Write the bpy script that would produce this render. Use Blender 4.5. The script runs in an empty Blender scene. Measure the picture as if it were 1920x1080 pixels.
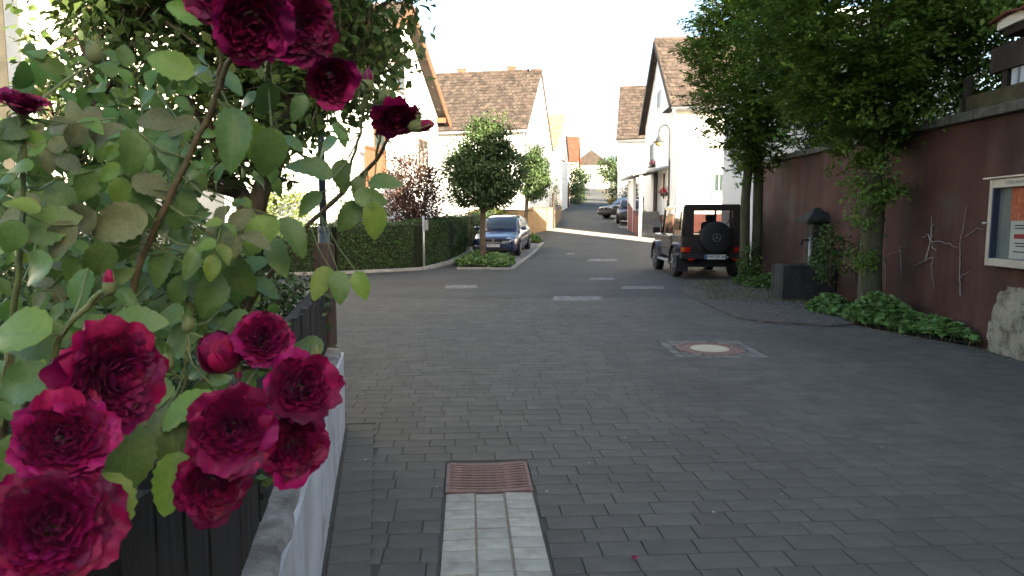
import bpy, bmesh, math, random
import numpy as np
from mathutils import Vector, Matrix

R = math.radians
rnd = random.Random(7)
nrs = np.random.RandomState(11)
scene = bpy.context.scene
COL = scene.collection

# ------------------------------------------------------------------ camera
FPX, CAMZ = 1245.0, 1.46
PITCH = math.atan(125.0 / FPX)
cam_d = bpy.data.cameras.new('Camera')
cam = bpy.data.objects.new('Camera', cam_d)
COL.objects.link(cam)
cam_d.sensor_width = 36.0
cam_d.lens = 36.0 * FPX / 1920.0
cam_d.clip_start = 0.05
cam_d.clip_end = 2000.0
cam.location = (0, 0, CAMZ)
cam.rotation_euler = (R(90) - PITCH, 0, 0)
cam_d.dof.use_dof = True
cam_d.dof.focus_distance = 5.5
cam_d.dof.aperture_fstop = 11.0
scene.camera = cam

# ------------------------------------------------------------------ sky and sun (low, behind the camera to the right)
SUN_AZ, SUN_EL = 34.0, 17.0
world = bpy.data.worlds.new('World')
scene.world = world
world.use_nodes = True
wn = world.node_tree.nodes
sky_n = wn.new('ShaderNodeTexSky')
sky_n.sky_type = 'NISHITA'
sky_n.sun_disc = False
sky_n.sun_elevation = R(SUN_EL)
sky_n.sun_rotation = R(180 - SUN_AZ)
sky_n.air_density = 1.0
sky_n.dust_density = 2.5
sky_n.ozone_density = 0.6
world.node_tree.links.new(sky_n.outputs[0], wn['Background'].inputs[0])
wn['Background'].inputs[1].default_value = 0.075
sun_d = bpy.data.lights.new('Sun', 'SUN')
sun = bpy.data.objects.new('Sun', sun_d)
COL.objects.link(sun)
sun_d.energy = 5.0
sun_d.angle = R(0.5)
sun_d.color = (1.0, 0.86, 0.66)
to_sun = Vector((math.sin(R(SUN_AZ)) * math.cos(R(SUN_EL)), -math.cos(R(SUN_AZ)) * math.cos(R(SUN_EL)), math.sin(R(SUN_EL))))
sun.rotation_euler = to_sun.to_track_quat('Z', 'Y').to_euler()
vs = scene.view_settings
vs.view_transform = 'Standard'
vs.look = 'None'
vs.gamma = 1.0
vs.exposure = 3.2
scene.cycles.use_denoising = True
scene.cycles.max_bounces = 8
scene.cycles.diffuse_bounces = 4
scene.cycles.transparent_max_bounces = 8

# ------------------------------------------------------------------ helpers
def tz(y):
    if y < 16: return 0.0
    if y < 26: return 0.07 * (y - 16) ** 2 / 20
    if y < 150: return 0.35 + 0.07 * (y - 26)
    return 0.35 + 0.07 * 124

def ray(x, y):
    u, v = (x - 960) / FPX, -(y - 540) / FPX
    c, s = math.cos(PITCH), math.sin(PITCH)
    d = Vector((u, c + v * s, v * c - s))
    return d / d.y

def at(x, y, Y):
    return Vector((0, 0, CAMZ)) + ray(x, y) * Y

def gnd(x, y):
    d = ray(x, y)
    Y = 1.0
    while Y < 200 and CAMZ + d.z * Y > tz(Y): Y += 0.02
    return Vector((d.x * Y, Y, tz(Y)))

WL = {}
def wloc(o): return WL.get(o.name, Vector((0, 0, 0)))

def props(o, label=None, cat=None, group=None, kind=None):
    if label: o['label'] = label
    if cat: o['category'] = cat
    if group: o['group'] = group
    if kind: o['kind'] = kind
    return o

def thing(name, label, cat, loc=(0, 0, 0), rz=0, group=None):
    o = bpy.data.objects.new(name, None)
    COL.objects.link(o)
    o.empty_display_size = 0.1
    o.location = loc
    o.rotation_euler = (0, 0, rz)
    WL[o.name] = Vector(loc)
    return props(o, label, cat, group)

class MB:
    """collects shapes, then links them as one mesh object"""
    def __init__(s): s.v = []; s.f = []
    def add(s, vs, fs):
        n = len(s.v); s.v += [tuple(p) for p in vs]; s.f += [tuple(i + n for i in f) for f in fs]; return s
    def hexa(s, p):
        return s.add(p, [(0, 3, 2, 1), (4, 5, 6, 7), (0, 1, 5, 4), (1, 2, 6, 5), (2, 3, 7, 6), (3, 0, 4, 7)])
    def box(s, c, size, rz=0, rx=0):
        a, b, h = size[0] / 2, size[1] / 2, size[2] / 2
        M = Matrix.Rotation(rz, 3, 'Z') @ Matrix.Rotation(rx, 3, 'X')
        return s.hexa([Vector(c) + M @ Vector(p) for p in ((-a, -b, -h), (a, -b, -h), (a, b, -h), (-a, b, -h), (-a, -b, h), (a, -b, h), (a, b, h), (-a, b, h))])
    def cbox(s, c, size, ch=0.01, rz=0):
        """box with chamfered top and sides (rounded look)"""
        a, b, h = size[0] / 2, size[1] / 2, size[2] / 2
        M = Matrix.Rotation(rz, 3, 'Z')
        rings = []
        for z, i in ((-h, ch), (-h + ch, 0), (h - ch, 0), (h, ch)):
            aa, bb = a - i, b - i; k = ch
            rings.append([(-aa + k, -bb, z), (aa - k, -bb, z), (aa, -bb + k, z), (aa, bb - k, z), (aa - k, bb, z), (-aa + k, bb, z), (-aa, bb - k, z), (-aa, -bb + k, z)])
        vs = [Vector(c) + M @ Vector(p) for r in rings for p in r]
        fs = [tuple(range(7, -1, -1)), tuple(range(24, 32))]
        for r in range(3):
            for i in range(8):
                j = (i + 1) % 8
                fs.append((r * 8 + i, r * 8 + j, r * 8 + 8 + j, r * 8 + 8 + i))
        return s.add(vs, fs)
    def bar(s, p, q, w, h):
        p, q = Vector(p), Vector(q); d = (q - p).normalized()
        side = d.cross(Vector((0, 0, 1)))
        if side.length < 1e-4: side = Vector((1, 0, 0))
        side.normalize(); up = side.cross(d)
        a, b = side * w / 2, up * h / 2
        return s.hexa([p - a - b, p + a - b, q + a - b, q - a - b, p - a + b, p + a + b, q + a + b, q - a + b])
    def tube(s, pts, rad, seg=8, cap=True):
        pts = [Vector(p) for p in pts]
        if not hasattr(rad, '__len__'): rad = [rad] * len(pts)
        vs = []; ref = None
        for i, p in enumerate(pts):
            d = (pts[min(i + 1, len(pts) - 1)] - pts[max(i - 1, 0)]).normalized()
            if ref is None:
                ref = d.orthogonal().normalized()
            ref = (ref - d * ref.dot(d))
            if ref.length < 1e-5: ref = d.orthogonal()
            ref.normalize(); b = d.cross(ref)
            for k in range(seg):
                t = 2 * math.pi * k / seg
                vs.append(p + (ref * math.cos(t) + b * math.sin(t)) * rad[i])
        fs = []
        for i in range(len(pts) - 1):
            for k in range(seg):
                k2 = (k + 1) % seg
                fs.append((i * seg + k, i * seg + k2, (i + 1) * seg + k2, (i + 1) * seg + k))
        if cap:
            fs.append(tuple(range(seg - 1, -1, -1))); n = (len(pts) - 1) * seg
            fs.append(tuple(range(n, n + seg)))
        return s.add(vs, fs)
    def prism(s, poly, vec):
        poly = [Vector(p) for p in poly]; vec = Vector(vec); n = len(poly)
        fs = [tuple(range(n - 1, -1, -1)), tuple(range(n, 2 * n))]
        for i in range(n): j = (i + 1) % n; fs.append((i, j, n + j, n + i))
        return s.add(poly + [p + vec for p in poly], fs)
    def lathe(s, prof, c=(0, 0, 0), seg=20, M=None):
        vs = []
        for r, z in prof:
            for k in range(seg):
                t = 2 * math.pi * k / seg; p = Vector((r * math.cos(t), r * math.sin(t), z))
                if M is not None: p = M @ p
                vs.append(Vector(c) + p)
        fs = []
        for i in range(len(prof) - 1):
            for k in range(seg):
                k2 = (k + 1) % seg
                fs.append((i * seg + k, i * seg + k2, (i + 1) * seg + k2, (i + 1) * seg + k))
        fs.append(tuple(range(seg - 1, -1, -1))); n = (len(prof) - 1) * seg
        fs.append(tuple(range(n, n + seg)))
        return s.add(vs, fs)
    def ring(s, prof, c=(0, 0, 0), seg=20, M=None):
        """closed profile swept round: a ring with an open middle"""
        n0 = len(s.f); s.lathe(list(prof) + [prof[0]], c, seg, M); s.f.pop(); s.f.pop(); return s
    def quad(s, a, b, c, d): return s.add([a, b, c, d], [(0, 1, 2, 3)])
    def build(s, name, mat, parent=None, smooth=False, world=False, bevel=0, **kw):
        me = bpy.data.meshes.new(name)
        off = wloc(parent) if (parent is not None and world) else Vector((0, 0, 0))
        me.from_pydata([(p[0] - off.x, p[1] - off.y, p[2] - off.z) for p in s.v], [], s.f)
        if mat is not None: me.materials.append(mat)
        if smooth is True: me.shade_smooth()
        elif smooth: me.shade_smooth(); me.set_sharp_from_angle(angle=R(smooth))
        o = bpy.data.objects.new(name, me)
        COL.objects.link(o)
        if parent is not None:
            o.parent = parent; WL[o.name] = wloc(parent)
        if bevel:
            m = o.modifiers.new('bevel', 'BEVEL'); m.width = bevel; m.segments = 2; m.limit_method = 'ANGLE'; m.angle_limit = R(40)
        return props(o, **kw)

def copy_tree(o, parent=None):
    c = o.copy(); COL.objects.link(c)
    if parent is not None: c.parent = parent
    for ch in [x for x in o.children]:
        k = copy_tree(ch, c); k.matrix_parent_inverse = ch.matrix_parent_inverse.copy()
    return c

# ------------------------------------------------------------------ materials
MATS = {}
def mat(name, c1, c2=None, scale=6.0, rough=0.8, bump=0.0, bscale=None, metal=0.0, rand=0.0, trans=0.0, spec=0.3, detail=6.0, hue=0.0, coat=0.0, stretch=None, c3=None, ramp=(0.35, 0.68), sss=0.0):
    if name in MATS: return MATS[name]
    m = bpy.data.materials.new(name); m.use_nodes = True
    nt = m.node_tree; N = nt.nodes; L = nt.links; b = N['Principled BSDF']
    b.inputs['Roughness'].default_value = rough
    b.inputs['Metallic'].default_value = metal
    b.inputs['Specular IOR Level'].default_value = spec
    if coat: b.inputs['Coat Weight'].default_value = coat; b.inputs['Coat Roughness'].default_value = 0.06
    tc = N.new('ShaderNodeTexCoord'); vec = tc.outputs['Object']
    if stretch:
        mp = N.new('ShaderNodeMapping'); mp.inputs['Scale'].default_value = stretch; L.new(vec, mp.inputs[0]); vec = mp.outputs[0]
    nz = N.new('ShaderNodeTexNoise'); nz.inputs['Scale'].default_value = scale; nz.inputs['Detail'].default_value = detail; nz.inputs['Roughness'].default_value = 0.65
    L.new(vec, nz.inputs['Vector'])
    rp = N.new('ShaderNodeValToRGB')
    rp.color_ramp.elements[0].position = ramp[0]; rp.color_ramp.elements[1].position = ramp[1]
    rp.color_ramp.elements[0].color = (*c1, 1); rp.color_ramp.elements[1].color = (*(c2 or c1), 1)
    if c3:
        e = rp.color_ramp.elements.new((ramp[0] + ramp[1]) / 2); e.color = (*c3, 1)
    L.new(nz.outputs[0], rp.inputs[0]); colo = rp.outputs[0]
    if rand:
        g = N.new('ShaderNodeNewGeometry'); oi = N.new('ShaderNodeObjectInfo')
        ad = N.new('ShaderNodeMath'); ad.operation = 'ADD'; L.new(g.outputs['Random Per Island'], ad.inputs[0]); L.new(oi.outputs['Random'], ad.inputs[1])
        fr = N.new('ShaderNodeMath'); fr.operation = 'FRACT'; L.new(ad.outputs[0], fr.inputs[0])
        mr = N.new('ShaderNodeMapRange'); mr.inputs[3].default_value = 1 - rand; mr.inputs[4].default_value = 1 + rand; L.new(fr.outputs[0], mr.inputs[0])
        hs = N.new('ShaderNodeHueSaturation'); L.new(colo, hs.inputs['Color']); L.new(mr.outputs[0], hs.inputs['Value'])
        if hue:
            m2 = N.new('ShaderNodeMapRange'); m2.inputs[3].default_value = 0.5 - hue; m2.inputs[4].default_value = 0.5 + hue
            x = N.new('ShaderNodeMath'); x.operation = 'MULTIPLY'; x.inputs[1].default_value = 7.31; L.new(fr.outputs[0], x.inputs[0])
            y = N.new('ShaderNodeMath'); y.operation = 'FRACT'; L.new(x.outputs[0], y.inputs[0]); L.new(y.outputs[0], m2.inputs[0]); L.new(m2.outputs[0], hs.inputs['Hue'])
        colo = hs.outputs[0]
    L.new(colo, b.inputs['Base Color'])
    if bump:
        nb = N.new('ShaderNodeTexNoise'); nb.inputs['Scale'].default_value = bscale or scale * 4; nb.inputs['Detail'].default_value = 8; L.new(vec, nb.inputs['Vector'])
        bp = N.new('ShaderNodeBump'); bp.inputs['Strength'].default_value = bump; bp.inputs['Distance'].default_value = 0.02
        L.new(nb.outputs[0], bp.inputs['Height']); L.new(bp.outputs[0], b.inputs['Normal'])
    if trans:
        t = N.new('ShaderNodeBsdfTranslucent'); L.new(colo, t.inputs[0])
        mx = N.new('ShaderNodeMixShader'); mx.inputs[0].default_value = trans
        L.new(b.outputs[0], mx.inputs[1]); L.new(t.outputs[0], mx.inputs[2]); L.new(mx.outputs[0], N['Material Output'].inputs['Surface'])
    MATS[name] = m
    return m

def glass_mat(name, col, rough=0.03, alpha=0.6):
    m = bpy.data.materials.new(name); m.use_nodes = True
    nt = m.node_tree; N = nt.nodes; L = nt.links; b = N['Principled BSDF']
    b.inputs['Base Color'].default_value = (*col, 1); b.inputs['Roughness'].default_value = rough
    b.inputs['Specular IOR Level'].default_value = 0.6
    b.inputs['Alpha'].default_value = alpha
    MATS[name] = m
    return m

M_asphalt = mat('asphalt', (0.037, 0.0385, 0.0365), (0.060, 0.0615, 0.058), 0.7, 0.86, 0.3, 130, detail=14, c3=(0.047, 0.0485, 0.046), ramp=(.3, .72))
M_bed = mat('joint_sand', (0.038, 0.038, 0.032), (0.056, 0.057, 0.045), 3, 0.95, 0.3, 90)
M_paver = mat('dark_paver', (0.056, 0.056, 0.049), (0.081, 0.081, 0.0705), 5, 0.84, 0.3, 160, rand=0.12)
M_pale_paver = mat('pale_paver', (0.24, 0.242, 0.205), (0.33, 0.332, 0.285), 8, 0.88, 0.35, 120, rand=0.1)
M_earth = mat('earth', (0.045, 0.04, 0.028), (0.08, 0.075, 0.045), 0.8, 0.95, 0.5, 9)
M_soil = mat('garden_soil', (0.03, 0.024, 0.017), (0.055, 0.045, 0.03), 5, 0.95, 0.6, 30)
M_gravel = mat('gravel', (0.03, 0.028, 0.025), (0.14, 0.132, 0.118), 22, 0.95, 1.0, 45, c3=(0.072, 0.068, 0.06), detail=12)

M_kerb = mat('kerb_concrete', (0.17, 0.165, 0.145), (0.27, 0.26, 0.235), 6, 0.9, 0.35, 60, rand=0.08)
M_paint = mat('worn_road_paint', (0.05, 0.05, 0.05), (0.2, 0.2, 0.195), 9, 0.85, 0.2, 90, ramp=(0.38, 0.62))
M_rust = mat('rusty_iron', (0.10, 0.062, 0.055), (0.19, 0.115, 0.10), 14, 0.7, 0.3, 60, metal=0.25)
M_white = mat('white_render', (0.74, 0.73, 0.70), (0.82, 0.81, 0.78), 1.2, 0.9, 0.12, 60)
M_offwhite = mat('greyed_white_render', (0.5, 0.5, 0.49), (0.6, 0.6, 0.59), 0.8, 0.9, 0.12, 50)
M_cream = mat('cream_render', (0.66, 0.60, 0.49), (0.74, 0.69, 0.58), 1.1, 0.9, 0.2, 70)
M_tan = mat('tan_render', (0.2, 0.14, 0.08), (0.25, 0.18, 0.105), 1.4, 0.9, 0.2, 40)
M_redwall = mat('dark_red_render', (0.036, 0.0135, 0.0095), (0.078, 0.031, 0.023), 0.9, 0.9, 0.35, 40, c3=(0.056, 0.022, 0.016), detail=10)
M_plinth = mat('red_plinth', (0.16, 0.06, 0.05), (0.23, 0.09, 0.075), 2, 0.9, 0.2, 40)
M_rough = mat('bare_plaster', (0.085, 0.08, 0.06), (0.27, 0.255, 0.2), 5, 0.95, 0.45, 55, c3=(0.2, 0.19, 0.15), detail=12)
M_coping = mat('mossy_coping', (0.045, 0.042, 0.034), (0.10, 0.095, 0.075), 5, 0.95, 0.5, 30)
M_tile = mat('roof_tile', (0.03, 0.022, 0.0175), (0.058, 0.043, 0.034), 2.5, 0.85, 0.2, 40, rand=0.4, hue=0.012)
M_tile_red = mat('red_roof_tile', (0.10, 0.035, 0.02), (0.14, 0.05, 0.03), 2.5, 0.85, 0.2, 40, rand=0.2)
M_oak = mat('orange_timber', (0.075, 0.035, 0.016), (0.115, 0.056, 0.026), 3, 0.6, 0.2, 30, stretch=(1, 1, 0.2))
M_redwood = mat('red_timber', (0.36, 0.05, 0.03), (0.45, 0.08, 0.04), 3, 0.6)
M_darkwood = mat('dark_timber', (0.022, 0.016, 0.012), (0.045, 0.033, 0.026), 5, 0.8, 0.4, 30, stretch=(1, 1, 0.15))
M_fence = mat('weathered_fence_board', (0.005, 0.005, 0.005), (0.024, 0.0225, 0.021), 12, 0.85, 0.5, 50, stretch=(6, 6, 0.35), rand=0.3)
M_postwood = mat('brown_post', (0.035, 0.022, 0.017), (0.075, 0.05, 0.04), 9, 0.85, 0.5, 40, stretch=(5, 5, 0.4))
M_bark = mat('bark', (0.055, 0.042, 0.028), (0.125, 0.098, 0.066), 14, 0.95, 0.9, 35, stretch=(1, 1, 0.35))
M_barkgreen = mat('mossy_bark', (0.035, 0.036, 0.018), (0.085, 0.08, 0.045), 10, 0.95, 0.8, 40, stretch=(1, 1, 0.3))
M_zinc = mat('zinc', (0.3, 0.31, 0.32), (0.42, 0.43, 0.44), 6, 0.45, metal=0.5)
M_lampgrey = mat('grey_lamp_paint', (0.04, 0.05, 0.065), (0.06, 0.07, 0.09), 4, 0.5)
M_grey_metal = mat('grey_metal', (0.2, 0.21, 0.22), (0.26, 0.27, 0.28), 5, 0.5, metal=0.3)
M_black = mat('black_plastic', (0.012, 0.012, 0.013), (0.018, 0.018, 0.02), 8, 0.6)
M_tyre = mat('tyre_rubber', (0.012, 0.012, 0.012), (0.022, 0.022, 0.022), 20, 0.85)
M_rim = mat('alloy', (0.35, 0.36, 0.37), (0.45, 0.46, 0.47), 6, 0.35, metal=0.8)
M_jeep = mat('dark_brown_paint', (0.032, 0.025, 0.025), (0.038, 0.03, 0.03), 2, 0.25, coat=0.6, spec=0.5)
M_blue = mat('dark_blue_paint', (0.007, 0.014, 0.045), (0.009, 0.017, 0.052), 2, 0.28, coat=0.9, spec=0.5)
M_blackcar = mat('black_paint', (0.004, 0.0045, 0.006), None, 2, 0.4, coat=0.15, spec=0.5)
M_darkred = mat('dark_red_paint', (0.015, 0.003, 0.004), None, 2, 0.4, coat=0.15, spec=0.5)
M_redlamp = mat('red_lamp', (0.35, 0.012, 0.008), None, 4, 0.25, coat=0.5)
M_amber = mat('amber_lamp', (0.5, 0.12, 0.01), None, 4, 0.25, coat=0.5)
M_headlamp = mat('headlamp', (0.6, 0.62, 0.64), (0.75, 0.76, 0.78), 30, 0.12, metal=0.4, coat=1.0)
M_plate = mat('plate_white', (0.6, 0.61, 0.62), None, 4, 0.5)
M_plateblue = mat('plate_blue', (0.05, 0.12, 0.3), None, 4, 0.5)
M_ink = mat('ink', (0.015, 0.015, 0.016), None, 4, 0.6)
M_glass = glass_mat('car_glass', (0.02, 0.025, 0.027), 0.04, 0.72)
M_jeepglass = glass_mat('clear_car_glass', (0.02, 0.024, 0.024), 0.03, 0.42)
M_window = glass_mat('house_glass', (0.03, 0.045, 0.045), 0.03, 0.75)
M_curtain = mat('curtain', (0.55, 0.56, 0.5), (0.68, 0.69, 0.62), 6, 0.9, stretch=(6, 6, 0.3))
def leafm(name, c1, c2, trans=0.3, rand=0.35, hue=0.02, rough=0.55, scale=1.2, spec=0.3):
    return mat(name, c1, c2, scale, rough, rand=rand, hue=hue, trans=trans, spec=spec)
M_hornbeam = leafm('hornbeam_leaf', (0.07, 0.135, 0.021), (0.135, 0.205, 0.036), 0.42)
M_maple = leafm('street_tree_leaf', (0.034, 0.066, 0.022), (0.07, 0.105, 0.035), 0.3)
M_garden = leafm('garden_tree_leaf', (0.055, 0.095, 0.024), (0.11, 0.155, 0.04), 0.45)
M_hedge = leafm('hedge_leaf', (0.022, 0.054, 0.012), (0.04, 0.084, 0.018), 0.15)
M_shrub = leafm('shrub_leaf', (0.032, 0.064, 0.02), (0.062, 0.1, 0.034), 0.28)
M_pale_shrub = leafm('grey_green_shrub_leaf', (0.06, 0.075, 0.035), (0.1, 0.115, 0.055), 0.25)
M_bright = leafm('bright_shrub_leaf', (0.085, 0.125, 0.022), (0.13, 0.16, 0.035), 0.3)
M_red_leaf = leafm('purple_leaf', (0.03, 0.017, 0.012), (0.075, 0.034, 0.022), 0.2)
M_cover = leafm('geranium_leaf', (0.085, 0.165, 0.04), (0.13, 0.22, 0.06), 0.25, rand=0.3)
M_conifer = leafm('conifer_leaf', (0.018, 0.034, 0.016), (0.03, 0.05, 0.022), 0.1)
M_ivy = leafm('ivy_leaf', (0.05, 0.1, 0.022), (0.1, 0.16, 0.035), 0.3)
M_roseleaf = mat('rose_leaf', (0.062, 0.125, 0.027), (0.098, 0.165, 0.042), 9, 0.42, 0.15, 60, rand=0.28, hue=0.02, trans=0.26, spec=0.45)
M_roseleaf2 = mat('young_rose_leaf', (0.115, 0.2, 0.028), (0.165, 0.245, 0.045), 9, 0.45, 0.15, 60, rand=0.2, hue=0.02, trans=0.35, spec=0.4)
M_roseleaf3 = mat('dusty_rose_leaf', (0.10, 0.125, 0.05), (0.19, 0.175, 0.085), 14, 0.6, 0.15, 60, rand=0.2, trans=0.25)
def add_veins(m):
    """pale midrib and side veins in the leaf's own x (length) and y (width)"""
    nt = m.node_tree; N = nt.nodes; L = nt.links; b = N['Principled BSDF']
    src = b.inputs['Base Color'].links[0].from_socket
    tc = N.new('ShaderNodeTexCoord'); sx_ = N.new('ShaderNodeSeparateXYZ'); L.new(tc.outputs['Object'], sx_.inputs[0])
    def mth(op, a, bb=None):
        n = N.new('ShaderNodeMath'); n.operation = op
        for i, q in enumerate((a, bb)):
            if q is None: continue
            if isinstance(q, (int, float)): n.inputs[i].default_value = q
            else: L.new(q, n.inputs[i])
        return n.outputs[0]
    ay = mth('ABSOLUTE', sx_.outputs[1]); mid = mth('LESS_THAN', ay, .011)
    fr = mth('FRACT', mth('MULTIPLY', mth('SUBTRACT', sx_.outputs[0], mth('MULTIPLY', ay, .75)), 8.0))
    side = mth('MULTIPLY', mth('LESS_THAN', fr, .11), .45)
    fac = mth('MULTIPLY', mth('MAXIMUM', mid, side), .55)
    mx = N.new('ShaderNodeMix'); mx.data_type = 'RGBA'; L.new(fac, mx.inputs[0]); L.new(src, mx.inputs[6]); mx.inputs[7].default_value = (.13, .17, .075, 1)
    L.new(mx.outputs[2], b.inputs['Base Color'])
for m_ in (M_roseleaf, M_roseleaf2, M_roseleaf3): add_veins(m_)
M_stem = mat('rose_cane', (0.075, 0.055, 0.028), (0.13, 0.10, 0.045), 14, 0.7, 0.3, 60)
M_greenstem = mat('green_stem', (0.09, 0.12, 0.04), (0.14, 0.15, 0.06), 14, 0.6)
M_petal = mat('crimson_petal', (0.08, 0.001, 0.02), (0.17, 0.0018, 0.046), 3.5, 0.55, 0.12, 60, rand=0.45, hue=0.014, trans=0.2, spec=0.25)
M_petal2 = mat('magenta_petal', (0.15, 0.0012, 0.036), (0.29, 0.004, 0.085), 2.5, 0.55, 0.12, 60, rand=0.35, hue=0.016, trans=0.24, spec=0.25)

for m_ in (M_petal, M_petal2):
    b_ = m_.node_tree.nodes['Principled BSDF']; b_.inputs['Sheen Weight'].default_value = .1; b_.inputs['Sheen Roughness'].default_value = .4; b_.inputs['Sheen Tint'].default_value = (.9, .2, .55, 1)
def add_streaks(m, col, scale, amount, lo, hi, world_pos=False):
    """vertical run-off stains mixed over a wall colour"""
    nt = m.node_tree; N = nt.nodes; L = nt.links; b = N['Principled BSDF']; src = b.inputs['Base Color'].links[0].from_socket
    tc = N.new('ShaderNodeTexCoord'); mp = N.new('ShaderNodeMapping'); mp.inputs['Scale'].default_value = scale; L.new(N.new('ShaderNodeNewGeometry').outputs['Position'] if world_pos else tc.outputs['Object'], mp.inputs[0])
    nz = N.new('ShaderNodeTexNoise'); nz.inputs['Scale'].default_value = 1; nz.inputs['Detail'].default_value = 8; L.new(mp.outputs[0], nz.inputs['Vector'])
    mr = N.new('ShaderNodeMapRange'); mr.inputs[1].default_value = lo; mr.inputs[2].default_value = hi; mr.inputs[4].default_value = amount; L.new(nz.outputs[0], mr.inputs[0])
    mx = N.new('ShaderNodeMix'); mx.data_type = 'RGBA'; L.new(mr.outputs[0], mx.inputs[0]); L.new(src, mx.inputs[6]); mx.inputs[7].default_value = (*col, 1)
    L.new(mx.outputs[2], b.inputs['Base Color'])
add_streaks(M_redwall, (.10, .075, .06), (3, 3, .5), .55, .5, .75)
add_streaks(M_redwall, (.022, .017, .012), (1.3, 1.3, .25), .8, .5, .72)
add_streaks(M_redwall, (.07, .07, .045), (.9, .9, 1.2), .5, .56, .72)
add_streaks(M_white, (.5, .49, .45), (1.5, 1.5, .15), .35, .5, .75)
add_streaks(M_tile, (.13, .115, .09), (7, 7, 7), .85, .60, .68)
add_streaks(M_rough, (.07, .06, .045), (14, 14, 14), .8, .58, .66)
add_streaks(M_paver, (.036, .036, .031), (.9, .55, 1), .6, .5, .72, True)
add_streaks(M_paver, (.082, .081, .072), (1.7, 1.1, 1), .45, .55, .75, True)
add_streaks(M_pale_paver, (.17, .165, .13), (9, 9, 9), .55, .5, .7, True)
add_streaks(M_asphalt, (.03, .031, .03), (.25, .6, 1), .7, .52, .7)
add_streaks(M_asphalt, (.075, .075, .07), (1.6, 2.4, 1), .35, .58, .75)
# ------------------------------------------------------------------ vegetation meshes
def leaf_mesh(name, P, D, S, matl, parent=None, aspect=0.5, fold=0.15, N=None, **kw):
    """P centres, D leaf directions, S lengths: one small folded blade per leaf"""
    P = np.asarray(P, float); n = len(P); D = np.asarray(D, float)
    D /= np.linalg.norm(D, axis=1)[:, None] + 1e-9
    A = nrs.normal(size=(n, 3)) if N is None else np.asarray(N, float) + nrs.normal(size=(n, 3)) * 0.45
    W = np.cross(D, A); W /= np.linalg.norm(W, axis=1)[:, None] + 1e-9
    U = np.cross(W, D); S = np.asarray(S, float)[:, None]
    a = P - D * S * 0.5; t = P + D * S * 0.5
    m = P - D * S * 0.08
    l = m + W * S * aspect * 0.5 + U * S * fold; r = m - W * S * aspect * 0.5 + U * S * fold
    V = np.stack([a, r, t, l], 1).reshape(-1, 3)
    off = wloc(parent) if parent is not None else Vector((0, 0, 0))
    V = V - np.array(off)
    me = bpy.data.meshes.new(name)
    me.vertices.add(4 * n); me.vertices.foreach_set('co', V.ravel())
    me.loops.add(4 * n); me.loops.foreach_set('vertex_index', np.arange(4 * n, dtype=np.int32))
    me.polygons.add(n); me.polygons.foreach_set('loop_start', np.arange(0, 4 * n, 4, dtype=np.int32))
    me.update(calc_edges=True)
    me.materials.append(matl)
    o = bpy.data.objects.new(name, me); COL.objects.link(o)
    if parent is not None: o.parent = parent; WL[o.name] = wloc(parent)
    return props(o, **kw)

def ellipsoid_leaves(c, rad, n, clumps, csize, size, shell=0.55, up=0.2, shape=None, zflat=None):
    """leaf centres grouped in clumps spread through an ellipsoid; returns P, D, S, N"""
    c = np.array(c, float); rad = np.array(rad, float)
    q = nrs.normal(size=(clumps, 3)); q /= np.linalg.norm(q, axis=1)[:, None]
    rr = shell + (1 - shell) * nrs.rand(clumps) ** 0.6
    q *= rr[:, None] * (0.86 + 0.24 * nrs.rand(clumps))[:, None]
    if zflat is not None: q[:, 2] = np.maximum(q[:, 2], zflat + 0.08 * nrs.rand(clumps))
    if shape is not None:
        k = np.array([shape(z) for z in q[:, 2]]); q[:, :2] *= k[:, None]
    C = c + q * rad
    idx = nrs.randint(0, clumps, n)
    P = C[idx] + nrs.normal(size=(n, 3)) * csize * np.array([1, 1, 0.75])
    out = (P - c) / rad; out /= np.linalg.norm(out, axis=1)[:, None] + 1e-9
    D = out * 0.7 + nrs.normal(size=(n, 3)) * 0.6; D[:, 2] -= 0.1
    Nn = out * 0.6 + np.array([0, 0, up + 0.4])
    S = size * (0.7 + 0.6 * nrs.rand(n))
    return P, D, S, Nn

def spray_leaves(c, rad, n, sprays, length, size, shell=.4, shape=None):
    """flat, outward reaching leaf sprays (hornbeam habit); returns P, D, S, N"""
    c = np.array(c, float); rad = np.array(rad, float)
    q = nrs.normal(size=(sprays, 3)); q /= np.linalg.norm(q, axis=1)[:, None]
    q *= (shell + (1 - shell) * nrs.rand(sprays) ** .55)[:, None] * (.84 + .22 * nrs.rand(sprays))[:, None]
    if shape is not None: q[:, :2] *= np.array([shape(z) for z in q[:, 2]])[:, None]
    C = c + q * rad
    dv = q * np.array([1, 1, .25]); dv += nrs.normal(size=dv.shape) * .25; dv[:, 2] += .12; dv /= np.linalg.norm(dv, axis=1)[:, None]
    sd = np.cross(dv, [0, 0, 1.0]); sd /= np.linalg.norm(sd, axis=1)[:, None] + 1e-9; up = np.cross(sd, dv)
    i = nrs.randint(0, sprays, n); u = nrs.uniform(-1, .35, n); L = length * (.6 + .8 * nrs.rand(sprays))[i]
    side = nrs.choice([-1, 1], n); w = np.abs(nrs.normal(size=n)) * .5 * size * (1.4 - .6 * u)
    P = C[i] + dv[i] * (u * L)[:, None] + sd[i] * (side * w)[:, None] + up[i] * (nrs.normal(size=n) * .022 - .25 * w)[:, None]
    D = dv[i] * .8 + sd[i] * (side * .75)[:, None] + nrs.normal(size=(n, 3)) * .22; D[:, 2] -= .12
    return P, D, size * (.7 + .6 * nrs.rand(n)), up[i] * 2.2

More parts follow.
